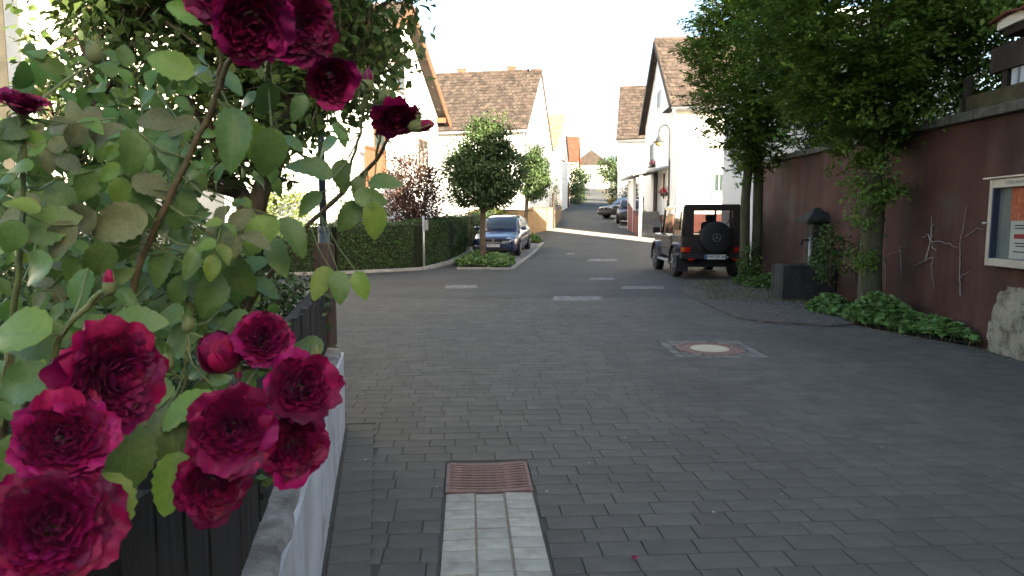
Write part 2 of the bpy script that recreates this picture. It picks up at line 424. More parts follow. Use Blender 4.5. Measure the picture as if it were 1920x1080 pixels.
def tree(name, label, base, trunk_pts, trunk_r, crown_c, crown_r, n, clumps, csize, lsize, lm, bark, limbs=7, aspect=0.5, shell=0.45, group=None, shape=None, zflat=None, crown_extra=None, cat='tree', spray=0):
    t = thing(name, label, cat, base, group=group)
    MB().tube(trunk_pts, trunk_r, 10).build('trunk', bark, t, True, True)
    top = Vector(trunk_pts[-1]); lb = MB()
    for i in range(limbs):
        a = 2 * math.pi * i / limbs + rnd.uniform(-.3, .3); e = rnd.uniform(0.0, 0.8)
        q = Vector(crown_c) + Vector((math.cos(a) * crown_r[0] * .75, math.sin(a) * crown_r[1] * .75, (e - .3) * crown_r[2]))
        mid = (top + q) / 2 + Vector((0, 0, 0.12 * crown_r[2])) + Vector((rnd.uniform(-.1, .1), rnd.uniform(-.1, .1), 0))
        s = Vector(trunk_pts[-2]).lerp(top, rnd.uniform(.3, 1))
        lb.tube([s, mid, q], [trunk_r[-1] * .75, trunk_r[-1] * .45, trunk_r[-1] * .14], 6)
    lb.build('limbs', bark, t, True, True)
    P, D, S, Nn = ellipsoid_leaves(crown_c, crown_r, n, clumps, csize, lsize, shell, shape=shape, zflat=zflat)
    if spray: P, D, S, Nn = spray_leaves(crown_c, crown_r, n, clumps, spray, lsize, shell, shape)
    if crown_extra is not None:
        for e in crown_extra:
            p2, d2, s2, n2 = ellipsoid_leaves(*e)
            P = np.concatenate([P, p2]); D = np.concatenate([D, d2]); S = np.concatenate([S, s2]); Nn = np.concatenate([Nn, n2])
    leaf_mesh('crown', P, D, S, lm, t, aspect, N=Nn)
    return t

def shrub(name, label, c, rad, n, clumps, lsize, lm, csize=None, cat='shrub', group=None, stems=5, aspect=0.55, shell=0.3):
    base = Vector((c[0], c[1], c[2] - rad[2]))
    t = thing(name, label, cat, base, group=group)
    sb = MB()
    for i in range(stems):
        a = rnd.uniform(0, 6.28)
        q = Vector(c) + Vector((math.cos(a) * rad[0] * .6, math.sin(a) * rad[1] * .6, rnd.uniform(-.1, .5) * rad[2]))
        sb.tube([base + Vector((rnd.uniform(-.05, .05), rnd.uniform(-.05, .05), -0.05)), (base + q) / 2 + Vector((0, 0, .1 * rad[2])), q], [0.016, 0.012, 0.005], 5)
    sb.build('stem', M_bark, t, True, True)
    P, D, S, Nn = ellipsoid_leaves(c, rad, n, clumps, csize or max(rad) * .16, lsize, shell, zflat=-0.95)
    leaf_mesh('foliage', P, D, S, lm, t, aspect, N=Nn)
    return t
# ------------------------------------------------------------------ ground, road, paving
def sheet(name, rows, dz, matl, ncol=6, kind='structure', parent=None):
    m = MB()
    for (y, l, r) in rows:
        for i in range(ncol + 1): m.v.append((l + (r - l) * i / ncol, y, tz(y) + dz))
    k = ncol + 1
    for j in range(len(rows) - 1):
        for i in range(ncol): m.f.append((j * k + i, j * k + i + 1, (j + 1) * k + i + 1, (j + 1) * k + i))
    return m.build(name, matl, parent, True, kind=kind)

ys = [-60, -20, 0, 10, 16] + [16 + i for i in range(1, 15)] + list(range(32, 150, 4)) + [150, 200, 400, 900]
sheet('ground', [(y, -900, 900) for y in ys], -0.05, M_earth, 20)

def wall_x(y): return 5.4 + 0.1 * (y - 7)          # retaining wall face
def gwall_x(y): return -0.27 - 0.2 * y             # outer foot of the garden wall
GW_END = 4.62
PAVE_END = 12.6
rows = [(-8, 1.2, wall_x(-8) + .1), (0, gwall_x(0) - .05, wall_x(0) + .1), (GW_END, gwall_x(GW_END) - .05, wall_x(GW_END) + .1), (GW_END + .001, -14, wall_x(GW_END) + .1), (PAVE_END, -14, wall_x(PAVE_END) + .1)]
sheet('paving_bed', rows, -0.008, M_bed, 4)
def road_l(y):
    if y < 30: return -16
    if y < 33: return -16 + (y - 30) / 3 * 16.6
    return 1.16 + (y - 36) * .128
def road_r(y):
    if y < 18: return wall_x(y) + .1
    if y < 30: return 14
    if y < 32.5: return 14 - (y - 30) / 2.5 * 6.5
    return 6.1 + max(0, y - 33) * .1 + (1.4 if y < 36 else .6)
ry = [PAVE_END + .002, 13.2, 14, 16, 17, 17.99, 18] + [19 + .75 * i for i in range(15)] + [30.001, 30.75, 31.5, 32.25, 33, 34, 35, 36] + [38 + 2 * i for i in range(56)] + [150, 160]
road = sheet('road', [(y, road_l(y), road_r(y)) for y in ry], 0.003, M_asphalt, 10)

# dark concrete pavers in running bond, rows turned 3.8 degrees like the gutter
PA = R(3.8)
E1 = Vector((math.cos(PA), math.sin(PA), 0)); E2 = Vector((-math.sin(PA), math.cos(PA), 0))
paving = bpy.data.objects.new('paving', None); COL.objects.link(paving); props(paving, kind='structure')
def paver_mesh(l, w, name):
    m = MB(); a, b, c = l / 2, w / 2, 0.0025
    ring = lambda i, z: [(-a + i, -b + i, z), (a - i, -b + i, z), (a - i, b - i, z), (-a + i, b - i, z)]
    m.v = ring(0, -.03) + ring(0, -c) + ring(c, 0)
    for r in (0, 4):
        for i in range(4): j = (i + 1) % 4; m.f.append((r + i, r + j, r + 4 + j, r + 4 + i))
    m.f.append((8, 9, 10, 11))
    return m
ROWP, GUT_C, GUT_W = 0.135, (-0.125, 3.5), 0.47
gut_axis = Vector((-0.122, 3.47, 0))               # middle of the strip where it meets the grate
MHC, MHS = Vector((2.28, 7.55, 0)), 0.5
cells = []
g_u = gut_axis.dot(E1)
GV0, GV1 = gut_axis.dot(E2) - 1.7, gut_axis.dot(E2) + .435      # gutter and grate along E2
def blocked(v, y):
    out = []
    if v - .07 < GV1 and v + .07 > GV0: out.append((g_u - .245, g_u + .245))
    if abs(y(MHC.dot(E1)) - MHC.y) < MHS + .02: out.append((MHC.x * math.cos(PA) + MHC.y * math.sin(PA) - .49, MHC.x * math.cos(PA) + MHC.y * math.sin(PA) + .49))
    return out
for r in range(int((PAVE_END + .9 - 2.0) / ROWP)):
    v = 2.0 + r * ROWP
    yy = lambda u: u * math.sin(PA) + v * math.cos(PA)
    bl = blocked(v, yy)
    u = -3.2 + rnd.uniform(0, .2)
    while u < 7.0:
        l = rnd.choice([.165, .2, .235, .235, .235, .27]); segs = [(u, u + l)]; u += l
        for (g0_, g1_) in bl:
            ns = []
            for (p, q) in segs:
                if q <= g0_ or p >= g1_: ns.append((p, q)); continue
                if p < g0_ - .03: ns.append((p, g0_))
                if q > g1_ + .03: ns.append((g1_, q))
            segs = ns
        for (p, q) in segs:
            yc = yy((p + q) / 2)
            if yc < GW_END + .05:
                wl = (gwall_x(yc) + .205 + v * math.sin(PA)) / math.cos(PA)
                if q < wl + .03: continue
                p = max(p, wl)
            c = E1 * ((p + q) / 2) + E2 * v; l2 = round(q - p, 3)
            if c.y > PAVE_END + .03 or c.x > wall_x(c.y) - .02: continue
            if q < -.36 * c.y - .5 or p > 1.2 * c.y + 2.5: continue
            cells.append((c, l2, PA))
# a course of stones along the garden wall
for k in range(80):
    y0 = 2.2 + k * .15
    if y0 > GW_END: break
    cells.append((Vector((gwall_x(y0) + .115, y0, 0)), .185, R(11.3)))
def vis(c): return abs(c.x / max(c.y, .1)) < .83 and c.y > 2.5
cells.sort(key=lambda q: (0 if vis(q[0]) else 1, q[0].length))
variants = {}
rest = MB()
kept = 0
used = []
for (c, l, a) in cells:
    z = rnd.uniform(-.001, .001)
    w = (ROWP if abs(a - PA) < .01 else .15) - .0045
    if kept < 300:
        key = (l, w)
        if key not in variants:
            variants[key] = paver_mesh(l - .0045, w, 'paver').build('paver', M_paver, paving)
            o = variants[key]
        else:
            o = variants[key].copy(); COL.objects.link(o)
        o.location = (c.x, c.y, z); o.rotation_euler = (rnd.uniform(-.003, .003), rnd.uniform(-.003, .003), a + rnd.uniform(-.006, .006)); kept += 1
    else:
        pm = paver_mesh(l - .0025, w + .0015, 'paver'); M = Matrix.Rotation(a + rnd.uniform(-.006, .006), 3, 'Z')
        rest.add([M @ Vector(p) + Vector((c.x, c.y, z)) for p in pm.v], pm.f)
rest.build('far_pavers', M_paver, paving, kind='stuff')

# pale gutter: three columns of concrete stones running up to the grate
gutter = bpy.data.objects.new('gutter', None); COL.objects.link(gutter); props(gutter, kind='structure')
gpm = {}
for k, off in enumerate((-.158, 0, .158)):
    v = -.008 - k * .003
    while v > -1.6:
        l = .098 + rnd.uniform(-.006, .006)
        c = gut_axis + E1 * off + E2 * (v - l / 2) + Vector((0, 0, 0)); v -= l + .004
        m = paver_mesh(.148, .094, 'x'); key = k == 1
        if key not in gpm: o = gpm[key] = m.build('gutter_stone', M_pale_paver, gutter)
        else: o = gpm[key].copy(); COL.objects.link(o)
        o.location = (c.x, c.y, .001 - (.004 if k == 1 else 0) + rnd.uniform(-.001, .001)); o.rotation_euler = (0, (-.03, 0, .03)[k], PA + rnd.uniform(-.012, .012))
M_mortar = mat('mortar', (0.13, 0.115, 0.085), (0.2, 0.17, 0.13), 20, .95, .4, 80)
gb = MB()
for off in (-.079, .079):
    a = gut_axis + E1 * off + Vector((0, 0, -.008)); gb.bar(a - E2 * 1.6, a - E2 * .01, .014, .012)
gb.build('mortar_joint', M_mortar, gutter)

# cast iron grate, dished like the gutter, with a frame and slats across
g0 = gut_axis + E2 * .215
gr = thing('drain_grate', 'rusty cast iron drain grate at the end of pale gutter stones', 'drain grate', (g0.x, g0.y, 0), PA)
def dish(x): return .012 - .010 * (1 - (x / .24) ** 2)
pit_dark = MB(); pit_dark.box((0, 0, -.006), (.44, .40, .003)); pit_dark.build('pit_dark', M_black, gr)  # thin black sheet stands for the darkness below the slats
fr = MB()
for s in (-1, 1):
    fr.box((s * .228, 0, -.008), (.022, .43, .028))
    n = 10; y = s * .198
    for i in range(n):
        x0, x1 = -.217 + .434 * i / n, -.217 + .434 * (i + 1) / n
        fr.hexa([(x0, y - .018, -.03), (x1, y - .018, -.03), (x1, y + .018, -.03), (x0, y + .018, -.03), (x0, y - .018, dish(x0)), (x1, y - .018, dish(x1)), (x1, y + .018, dish(x1)), (x0, y + .018, dish(x0))])
fr.build('frame', M_rust, gr)
sl = MB(); n = 10
for i in range(n):
    x0, x1 = -.214 + .428 * i / n, -.214 + .428 * (i + 1) / n
    sl.hexa([(x0, -.0105, -.035), (x1, -.0105, -.035), (x1, .0105, -.035), (x0, .0105, -.035), (x0, -.0105, dish(x0)), (x1, -.0105, dish(x1)), (x1, .0105, dish(x1)), (x0, .0105, dish(x0))])
sb0 = sl.build('slat', M_rust, gr)
for i in range(9):
    o = sb0 if i == 0 else sb0.copy()
    if i: COL.objects.link(o)
    o.location = (0, -.156 + .039 * i, 0)

# manhole: square of granite setts, rusty ring, pale concrete disc
mh = thing('manhole_cover', 'round rusty manhole cover with pale concrete centre in square of grey setts', 'manhole cover', (MHC.x, MHC.y, 0))
M_sett = mat('granite_sett', (0.075, 0.075, 0.07), (0.15, 0.15, 0.14), 16, .9, .5, 60, rand=.3)
mb = MB(); mb.box((0, 0, -.02), (.985, .985, .012)); mb.build('mortar_bed', M_bed, mh)
sm = None
for i in range(10):
    for j in range(10):
        x, y = -.45 + .1 * i, -.45 + .1 * j
        if math.hypot(x, y) < .43: continue
        if sm is None: sm = paver_mesh(.09, .09, 'x').build('sett', M_sett, mh); o = sm
        else: o = sm.copy(); COL.objects.link(o)
        o.location = (x, y, .003 + rnd.uniform(-.002, .002)); o.rotation_euler = (0, 0, rnd.uniform(-.08, .08))
M_rust2 = mat('red_rust', (0.10, 0.055, 0.047), (0.2, 0.125, 0.10), 20, .8, .5, 40)
rg = MB(); rg.ring([(.385, -.02), (.385, .004), (.34, .006), (.34, -.02)], seg=40); rg.build('ring', M_rust2, mh, 40)
rg = MB(); rg.ring([(.336, -.02), (.336, .001), (.22, .003), (.22, -.02)], seg=40); rg.build('cover_rim', M_rust2, mh, 40)
M_disc = mat('pale_disc', (0.33, 0.30, 0.22), (0.42, 0.385, 0.29), 10, .9, .3, 60)
rg = MB(); rg.lathe([(.217, -.02), (.217, .004), (.21, .007)], seg=40); rg.build('concrete_disc', M_disc, mh, 40)

# worn patches of paint and utility plates on the asphalt
def patch(x0, x1, y0, y1, seed):
    q = random.Random(seed); a, b, c, d = gnd(x0, y1), gnd(x1, y1), gnd(x1 - (x1 - x0) * .04, y0), gnd(x0 + (x1 - x0) * .06, y0)
    pts = []
    for p, r in ((a, b), (b, c), (c, d), (d, a)):
        k = 9 if (p - r).length > .5 else 4
        for i in range(k):
            w = p.lerp(r, i / k); pts.append((w.x + q.uniform(-.03, .03), w.y + q.uniform(-.05, .05)))
    m = MB(); m.add([(x, y, tz(y) + .004) for x, y in pts], [tuple(range(len(pts)))])
    return m
for i, (x0, x1, y0, y1) in enumerate([(833, 895, 535, 541), (1034, 1132, 556, 564), (1162, 1246, 537, 542), (1102, 1158, 486, 490), (1062, 1078, 475, 477), (1106, 1152, 521, 525)]):
    patch(x0, x1, y0, y1, i).build('road_marking', M_paint, None, kind='structure')

# streak of low sun across the lane mouth, put into pale sett colour
band = bpy.data.objects.new('sun_streak_band', None); COL.objects.link(band); props(band, kind='structure')
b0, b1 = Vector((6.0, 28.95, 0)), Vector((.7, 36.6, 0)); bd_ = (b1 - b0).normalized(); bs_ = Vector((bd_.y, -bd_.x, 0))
M_band = mat('sun_pale_sett', (.23, .195, .16), (.32, .275, .23), 8, .9, .4, 40, rand=.12)
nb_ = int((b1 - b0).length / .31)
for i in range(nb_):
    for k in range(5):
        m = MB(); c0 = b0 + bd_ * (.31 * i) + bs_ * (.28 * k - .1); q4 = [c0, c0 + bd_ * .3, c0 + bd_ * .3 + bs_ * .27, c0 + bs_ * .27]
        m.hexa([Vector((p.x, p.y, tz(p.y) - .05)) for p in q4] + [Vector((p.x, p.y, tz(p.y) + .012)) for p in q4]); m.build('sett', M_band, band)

# kerbs: a stone every metre or so, child of one kerb line
def kerb(name, pts, w, h, lstone, matl=M_kerb, z0=0):
    e = bpy.data.objects.new(name, None); COL.objects.link(e); props(e, kind='structure')
    for p, q in zip(pts[:-1], pts[1:]):
        p, q = Vector((p[0], p[1])), Vector((q[0], q[1])); L = (q - p).length; n = max(1, round(L / lstone)); d = (q - p) / n
        for i in range(n):
            a, b = p + d * i, p + d * (i + .985); s = Vector((-d.y, d.x)).normalized() * w / 2
            f = lambda v, z: (v.x, v.y, tz(v.y) + z)
            m = MB(); t = .012
            m.hexa([f(a - s, -.1), f(a + s, -.1), f(b + s, -.1), f(b - s, -.1), f(a - s * .9, h + z0), f(a + s * .9, h + z0), f(b + s * .9, h + z0), f(b - s * .9, h + z0)])
            m.build('kerb_stone', matl, e, bevel=.012)
    return e
# strip under the hedge
HX = [(-11.5, 17.15), (-5.0, 18.35), (-2.85, 19.55)]
kerb('hedge_kerb', [(-11.5, 16.95), (-5.0, 18.1), (-2.6, 19.5), (-2.0, 21.6), (-1.5, 25.6)], .32, .07, 1.0)
# parking bay with the planted corner
bay = MB(); bp = [(-1.95, 20.6), (-1.55, 19.75), (-.02, 19.55), (1.28, 28.2), (.2, 29.6), (-1.2, 27.5)]
bm_ = MB(); bm_.add([(x, y, tz(y) + .006) for x, y in bp], [tuple(range(6))])
M_bay = mat('bay_pavers', (0.10, 0.10, 0.092), (0.17, 0.165, 0.15), 5, .9, .5, 25)
bay_o = sheet('parking_bay', [(19.6 + .9 * i, max(-1.9, -1.7 + .04 * i), .0 + .145 * .9 * i) for i in range(11)], .006, M_bay, 3)
kerb('bay_kerb', [(-1.62, 19.62), (-.02, 19.52), (1.3, 28.3)], .12, .06, .9)
# gravel bed by the trough
gp = [gnd(*p) for p in ((1275, 545), (1300, 560), (1340, 578), (1385, 598), (1440, 606), (1500, 609), (1560, 613))]
gv = MB(); top_ = [(p.x, p.y) for p in gp] + [(wall_x(9.6), 9.6), (wall_x(12), 12), (wall_x(15), 15), (wall_x(17.3), 17.3), (5.6, 16.6), (4.4, 15.4)]
gv.add([(x, y, .03) for x, y in top_] + [(x, y, -.03) for x, y in top_], [tuple(range(len(top_)))] + [(i, (i + 1) % len(top_), len(top_) + (i + 1) % len(top_), len(top_) + i) for i in range(len(top_))])
gv.build('gravel_bed', M_gravel, None, kind='structure')
kerb('gravel_kerb', [(p.x, p.y) for p in gp], .07, .035, .5, mat('dark_edging', (.05, .04, .034), (.1, .085, .075), 12, .95, .4, 40))
# pale forecourt beyond the steps and verge strips
sheet('forecourt', [(y, road_r(y) - 1.0 - .15, road_r(y) + 2.6) for y in (36.5, 39, 42, 45, 48)], .01, mat('forecourt_paving', (0.2, 0.19, 0.175), (0.3, 0.285, 0.26), 4, .9, .3, 20), 3)
# raised garden soil behind the fence
gs = MB(); gs.hexa([(-9, -.6, -.1), (-.42, -.6, -.1), (-1.42, 4.5, -.1), (-9, 4.5, -.1), (-9, -.6, .46), (-.42, -.6, .46), (-1.42, 4.5, .46), (-9, 4.5, .46)])
gs.build('garden_bed', M_soil, None, kind='structure')
gs = MB(); gs.hexa([(-16, 4.5, -.1), (-3.2, 4.5, -.1), (-3.6, 8.6, -.1), (-16, 8.6, -.1), (-16, 4.5, .3), (-3.2, 4.5, .3), (-3.6, 8.6, .3), (-16, 8.6, .3)])
gs.build('front_garden', M_soil, None, kind='structure')

# ------------------------------------------------------------------ houses
def tiles(m, p, along, down, L, S, nrm, tw=.26, th=.36):
    """tile field on a slope: p top corner, along unit, down unit"""
    nr, nc = int(S / th), int(L / tw)
    th, tw = S / nr, L / nc
    for r in range(nr):
        for c in range(nc):
            o = p + along * ((c + (.5 if r % 2 else 0)) * tw) + down * (r * th)
            if c == nc - 1 and r % 2: continue
            j = rnd.uniform(-.006, .006)
            a, b = o + along * .006 + nrm * .012, o + along * (tw - .006) + nrm * .012
            lo = nrm * (.045 + j) + down * (th + rnd.uniform(0, .03))
            q = [a, b, o + along * (tw - .006) + lo, o + along * .006 + lo]
            q += [q[3] - nrm * .03, q[2] - nrm * .03]
            m.add(q, [(0, 1, 2, 3), (3, 2, 5, 4)])

def gable_house(name, label, p0, ang, side, W, L, eave, ridge, wallm, tilem, barge=None, over=.35, verge=.25, base=None, tilebox=True, cat='house', ridge_at=.5):
    """W along the street direction u (away from the camera), L across v; the gables face the street"""
    u = Vector((math.sin(ang), math.cos(ang), 0)); v = Vector((math.cos(ang), -math.sin(ang), 0)) * side
    z0 = tz(p0[1]) - .6 if base is None else base
    o0 = Vector((p0[0], p0[1], 0)); Z = Vector((0, 0, 1))
    t = thing(name, label, cat, (p0[0], p0[1], tz(p0[1])))
    ur = W * ridge_at
    pent = [o0 + Z * z0, o0 + u * W + Z * z0, o0 + u * W + Z * eave, o0 + u * ur + Z * ridge, o0 + Z * eave]
    MB().prism(pent, v * L).build('wall', wallm, t, world=True)
    info = dict(t=t, u=u, v=v, o=o0, z0=z0)
    for s, (ue, nm) in enumerate(((0, 'near'), (W, 'far'))):
        run = ur if s == 0 else W - ur
        e = o0 + u * ue + Z * eave; rpt = o0 + u * ur + Z * ridge
        dn = (e - rpt).normalized(); e2 = e + dn * over
        nrm = dn.cross(v).normalized()
        if nrm.z < 0: nrm = -nrm
        a, b = rpt - v * verge, e2 - v * verge; V2 = v * (L + 2 * verge)
        sl = MB().hexa([a, b, b + V2, a + V2, a + nrm * .12, b + nrm * .12, b + V2 + nrm * .12, a + V2 + nrm * .12]).build('roof', tilem, t, world=True)
        if s == 0:
            m = MB(); tiles(m, a + nrm * .12, v, dn, L + 2 * verge, (e2 - rpt).length, nrm); m.build('roof_tiles', tilem, t, world=True, kind='stuff')
            m = MB(); g = e2 + nrm * .02 + dn * .07
            m.tube([g - v * verge, g + v * (L + verge)], .065, 8); m.build('gutter', M_zinc, t, True, True)
            info['eave_pt'] = e2; info['dn'] = dn; info['nrm'] = nrm
        if barge is not None:
            for vv in (-verge - .02, L + verge + .02):
                m = MB(); p = rpt + v * vv + nrm * .0; q = e2 + v * vv
                m.hexa([p - v * .02 - nrm * .14, q - v * .02 - nrm * .14, q + v * .02 - nrm * .14, p + v * .02 - nrm * .14, p - v * .02 + nrm * .15, q - v * .02 + nrm * .15, q + v * .02 + nrm * .15, p + v * .02 + nrm * .15])
                m.build('bargeboard', barge, t, world=True)
    rp = o0 + u * ur + Z * (ridge + .14)
    m = MB(); n = int(L / .4)
    for i in range(n):
        c0 = rp - v * verge + v * ((L + 2 * verge) * i / n); c1 = rp - v * verge + v * ((L + 2 * verge) * (i + 1.06) / n)
        m.tube([c0, c1], [.12, .135], 8)
    m.build('ridge_tiles', tilem, t, 40, True, kind='stuff')
    return info

def window(t, o, across, out, w, h, frame=.07, fm=None, pane=M_window, curtain=None, sill=True, sash=True):
    """o = lower corner on the wall; frame proud of the wall"""
    fm = fm or M_white; Z = Vector((0, 0, 1)); across = across.normalized(); out = out.normalized()
    def b(a0, a1, z0, z1, d0, d1):
        P = lambda a, d, z: o + across * a + out * d + Z * z
        return [P(a0, d0, z0), P(a1, d0, z0), P(a1, d1, z0), P(a0, d1, z0), P(a0, d0, z1), P(a1, d0, z1), P(a1, d1, z1), P(a0, d1, z1)]
    wo = MB().hexa(b(0, frame, 0, h, -.02, .05)).hexa(b(w - frame, w, 0, h, -.02, .05)).hexa(b(frame, w - frame, 0, frame, -.02, .05)).hexa(b(frame, w - frame, h - frame, h, -.02, .05))
    if sash: wo.hexa(b(w / 2 - .03, w / 2 + .03, frame, h - frame, -.02, .045))
    wo = wo.build('window', fm, t, world=True)
    MB().hexa(b(frame, w - frame, frame, h - frame, .024, .03)).build('pane', pane, wo, world=True)
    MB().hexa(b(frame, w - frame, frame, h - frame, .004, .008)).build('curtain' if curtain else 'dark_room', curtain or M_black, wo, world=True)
    if sill: MB().hexa(b(-.06, w + .06, -.06, 0, -.02, .14)).build('sill', M_kerb, wo, world=True)
    return wo

Z = Vector((0, 0, 1))
def aerial(name, label, p, h, bars, dish_=False):
    t = thing(name, label, 'antenna', p)
    p = Vector(p); m = MB(); m.tube([p - Z * .3, p + Z * h], .02, 6); m.build('mast', M_grey_metal, t, True, True)
    m = MB()
    for k in range(bars):
        c = p + Z * (h - .1 - .25 * k); m.tube([c - Vector((.35 - .06 * k, 0, 0)), c + Vector((.35 - .06 * k, 0, 0))], .012, 5)
    if bars: m.build('crossbar', M_grey_metal, t, True, True)
    if dish_:
        m = MB(); Mx = Matrix.Rotation(R(-70), 3, 'Y'); m.lathe([(.02, 0), (.2, .02), (.36, .09), (.37, .1), (.2, .035), (.02, .015)], p + Z * h, 18, Mx); m.build('dish', M_offwhite, t, True, True)
        m = MB(); m.tube([p + Z * (h - .2), p + Z * (h + .05) + Vector((-.35, -.1, 0))], .012, 5); m.build('feed_arm', M_grey_metal, t, True, True)
def chimney(t, c, w, h, m_=None):
    o = MB().box((c[0], c[1], c[2] + h / 2), (w, w * .8, h)).build('chimney', m_ or M_tile_red, t, world=True)
    MB().box((c[0], c[1], c[2] + h + .035), (w + .12, w * .8 + .12, .07)).build('chimney_cap', M_kerb, o, world=True)

# house behind the street trees (grey-brown roof, white walls)
h = gable_house('tiled_roof_house', 'white house with mottled brown tiled roof, two chimneys and satellite dish', (0.80, 38.0), math.atan(.2), -1, 10.0, 9.5, 6.7, 10.75, M_white, M_tile, None, over=.3, verge=.12)
r0 = h['o'] + h['u'] * 5.0 + Z * 10.6
chimney(h['t'], r0 - h['v'] * -1.9 + h['u'] * .3 + Z * -.1, .5, .75)
chimney(h['t'], r0 - h['v'] * -5.2 + h['u'] * .3 + Z * -.1, .5, .75)
aerial('satellite_dish', 'grey satellite dish on ridge of brown tiled roof', r0 + h['v'] * .5, .55, 0, True)
aerial('roof_aerial', 'tall thin aerial mast on brown tiled roof between two chimneys', r0 + h['v'] * 3.3, 1.9, 0)
wz = h['o'] + h['v'] * 2.2 + Z * 3.6
window(h['t'], wz + h['v'] * 1.0, h['v'], -h['u'], 1.1, 1.3, curtain=M_curtain)
m = MB(); dp = h['o'] - h['v'] * .06 - h['u'] * .08
m.tube([dp + Z * .6, dp + Z * 6.5], .05, 8); m.build('downpipe', M_grey_metal, h['t'], True, True)

# house with orange timber verge behind the hedge
h = gable_house('timber_trim_house', 'white gabled house with orange timber verge boards and wooden balcony behind the hedge', (-5.0, 21.2), math.atan(.2), -1, 8.8, 8.0, 6.0, 9.3, M_white, M_tile, M_oak, over=.55, verge=.45)
T2 = h
ho, hu, hv, ht = h['o'], h['u'], h['v'], h['t']
# purlin ends under the verge
for f in (.02, .98):
    p = ho + hu * (8.8 * f) + Z * 5.85
    MB().bar(p - hv * .42, p + hv * .1, .16, .2).build('purlin', M_oak, ht, world=True)
bal = ho + hu * .1 + Z * 2.75
bo = MB().hexa([bal - hv * .4, bal + hu * 1.7 - hv * .4, bal + hu * 1.7, bal, bal - hv * .4 + Z * .14, bal + hu * 1.7 - hv * .4 + Z * .14, bal + hu * 1.7 + Z * .14, bal + Z * .14]).build('balcony', M_oak, ht, world=True)
for i in range(10):
    p = bal - hv * .37 + hu * (.05 + 1.6 * i / 9)
    MB().bar(p + Z * .142, p + Z * 1.0, .1, .025).build('baluster', M_oak, bo, world=True)
MB().bar(bal - hv * .37 + Z * 1.05, bal - hv * .37 + hu * 1.7 + Z * 1.05, .09, .09).build('rail', M_oak, bo, world=True)
for k in (.15,):
    p = bal - hv * .3 + hu * k; MB().bar(Vector((p.x, p.y, tz(p.y))), p, .14, .14).build('balcony_post', M_oak, ht, world=True)
window(ht, ho + hu * 1.6 + Z * 3.1, hu, -hv, 1.0, 2.0, fm=M_oak, curtain=M_curtain, sill=False)
window(ht, ho + hu * 6.2 + Z * 3.6, hu, -hv, 1.1, 1.2, fm=M_oak, curtain=M_curtain)
window(ht, ho + hu * 3.6 + Z * 6.3, hu, -hv, 1.0, 1.1, fm=M_oak, curtain=M_curtain)
window(ht, ho + hv * 2.2 + Z * 3.4, hv, -hu, 1.2, 1.2, fm=M_oak, curtain=M_curtain)

# cream house beside the rose garden
h1 = thing('cream_house', 'cream and white rendered house behind the leafy garden tree', 'house', (-6, 8.6, 0))
cx1, cy1 = -3.75, 8.7
MB().hexa([(-15, cy1, -.3), (cx1, cy1, -.3), (cx1 - 2.9, 15.5, -.3), (-15, 15.5, -.3), (-15, cy1, 6.2), (cx1, cy1, 6.2), (cx1 - 2.9, 15.5, 6.2), (-15, 15.5, 6.2)]).build('wall', M_cream, h1, world=True)
MB().hexa([(-15.3, cy1 - .45, 6.2), (cx1 + .4, cy1 - .45, 6.2), (cx1 - 2.7, 16, 6.2), (-15.3, 16, 6.2), (-15.3, 12, 9.4), (cx1 - 1.0, 12, 9.4), (cx1 - 1.1, 12.4, 9.4), (-15.3, 12.4, 9.4)]).build('roof', M_tile, h1, world=True)
M_wf = mat('shade_dark_frame', (.03, .027, .019), (.045, .04, .028), 4, .8)  # frame and surround colours darkened to stand for shade on the window
w = window(h1, Vector((-7.75, cy1, 1.86)), Vector((1, 0, 0)), Vector((0, -1, 0)), 1.35, 2.6, .13, fm=M_wf, pane=M_window, sill=False)
MB().hexa([(-7.85, cy1 - .16, 1.74), (-6.05, cy1 - .16, 1.74), (-6.05, cy1, 1.74), (-7.85, cy1, 1.74), (-7.85, cy1 - .16, 1.85), (-6.05, cy1 - .16, 1.85), (-6.05, cy1, 1.85), (-7.85, cy1, 1.85)]).build('sill', mat('stone_sill', (.03, .026, .024), (.05, .045, .042), 8, .9), w, world=True)
MB().box((-6.31, cy1 - .03, 3.15), (.14, .06, 2.6)).build('window_surround', mat('bluish_surround', (.04, .047, .055), (.055, .062, .07), 3, .8), w, world=True)

# right-hand gable house with steps
h = gable_house('gable_end_house', 'white gable house with brown tiled roof, red plinth and entrance steps beside the lane', (7.25, 30.0), R(2.3), 1, 8.5, 9.0, 6.75, 10.35, M_white, M_tile, M_darkwood, over=.55, verge=.3)
ho, hu, hv, ht = h['o'], h['u'], h['v'], h['t']
for nm, a, b in (('plinth', ho - hv * .04 - hu * .04, None),):
    z1 = 1.78
    MB().hexa([a + Z * 0, a + hu * 8.5 + Z * 0, a + hu * 8.5 + hv * .03 + Z * 0, a + hv * .03, a + Z * z1, a + hu * 8.5 + Z * z1, a + hu * 8.5 + hv * .03 + Z * z1, a + hv * .03 + Z * z1]).build('plinth', M_plinth, ht, world=True)
    c = a + hv * .031
    MB().hexa([c, c + hv * 9, c + hv * 9 + hu * .03, c + hu * .03, c + Z * z1, c + hv * 9 + Z * z1, c + hv * 9 + hu * .03 + Z * z1, c + hu * .03 + Z * z1]).build('plinth', M_plinth, ht, world=True)
window(ht, ho + hv * 1.72 + Z * 2.75, hv, -hu, .5, .85, fm=mat('green_frame', (.12, .2, .12), None, 3, .6), curtain=M_curtain)
for k, zz in ((1.0, 5.0), (3.2, 5.0), (5.6, 5.0)): pass
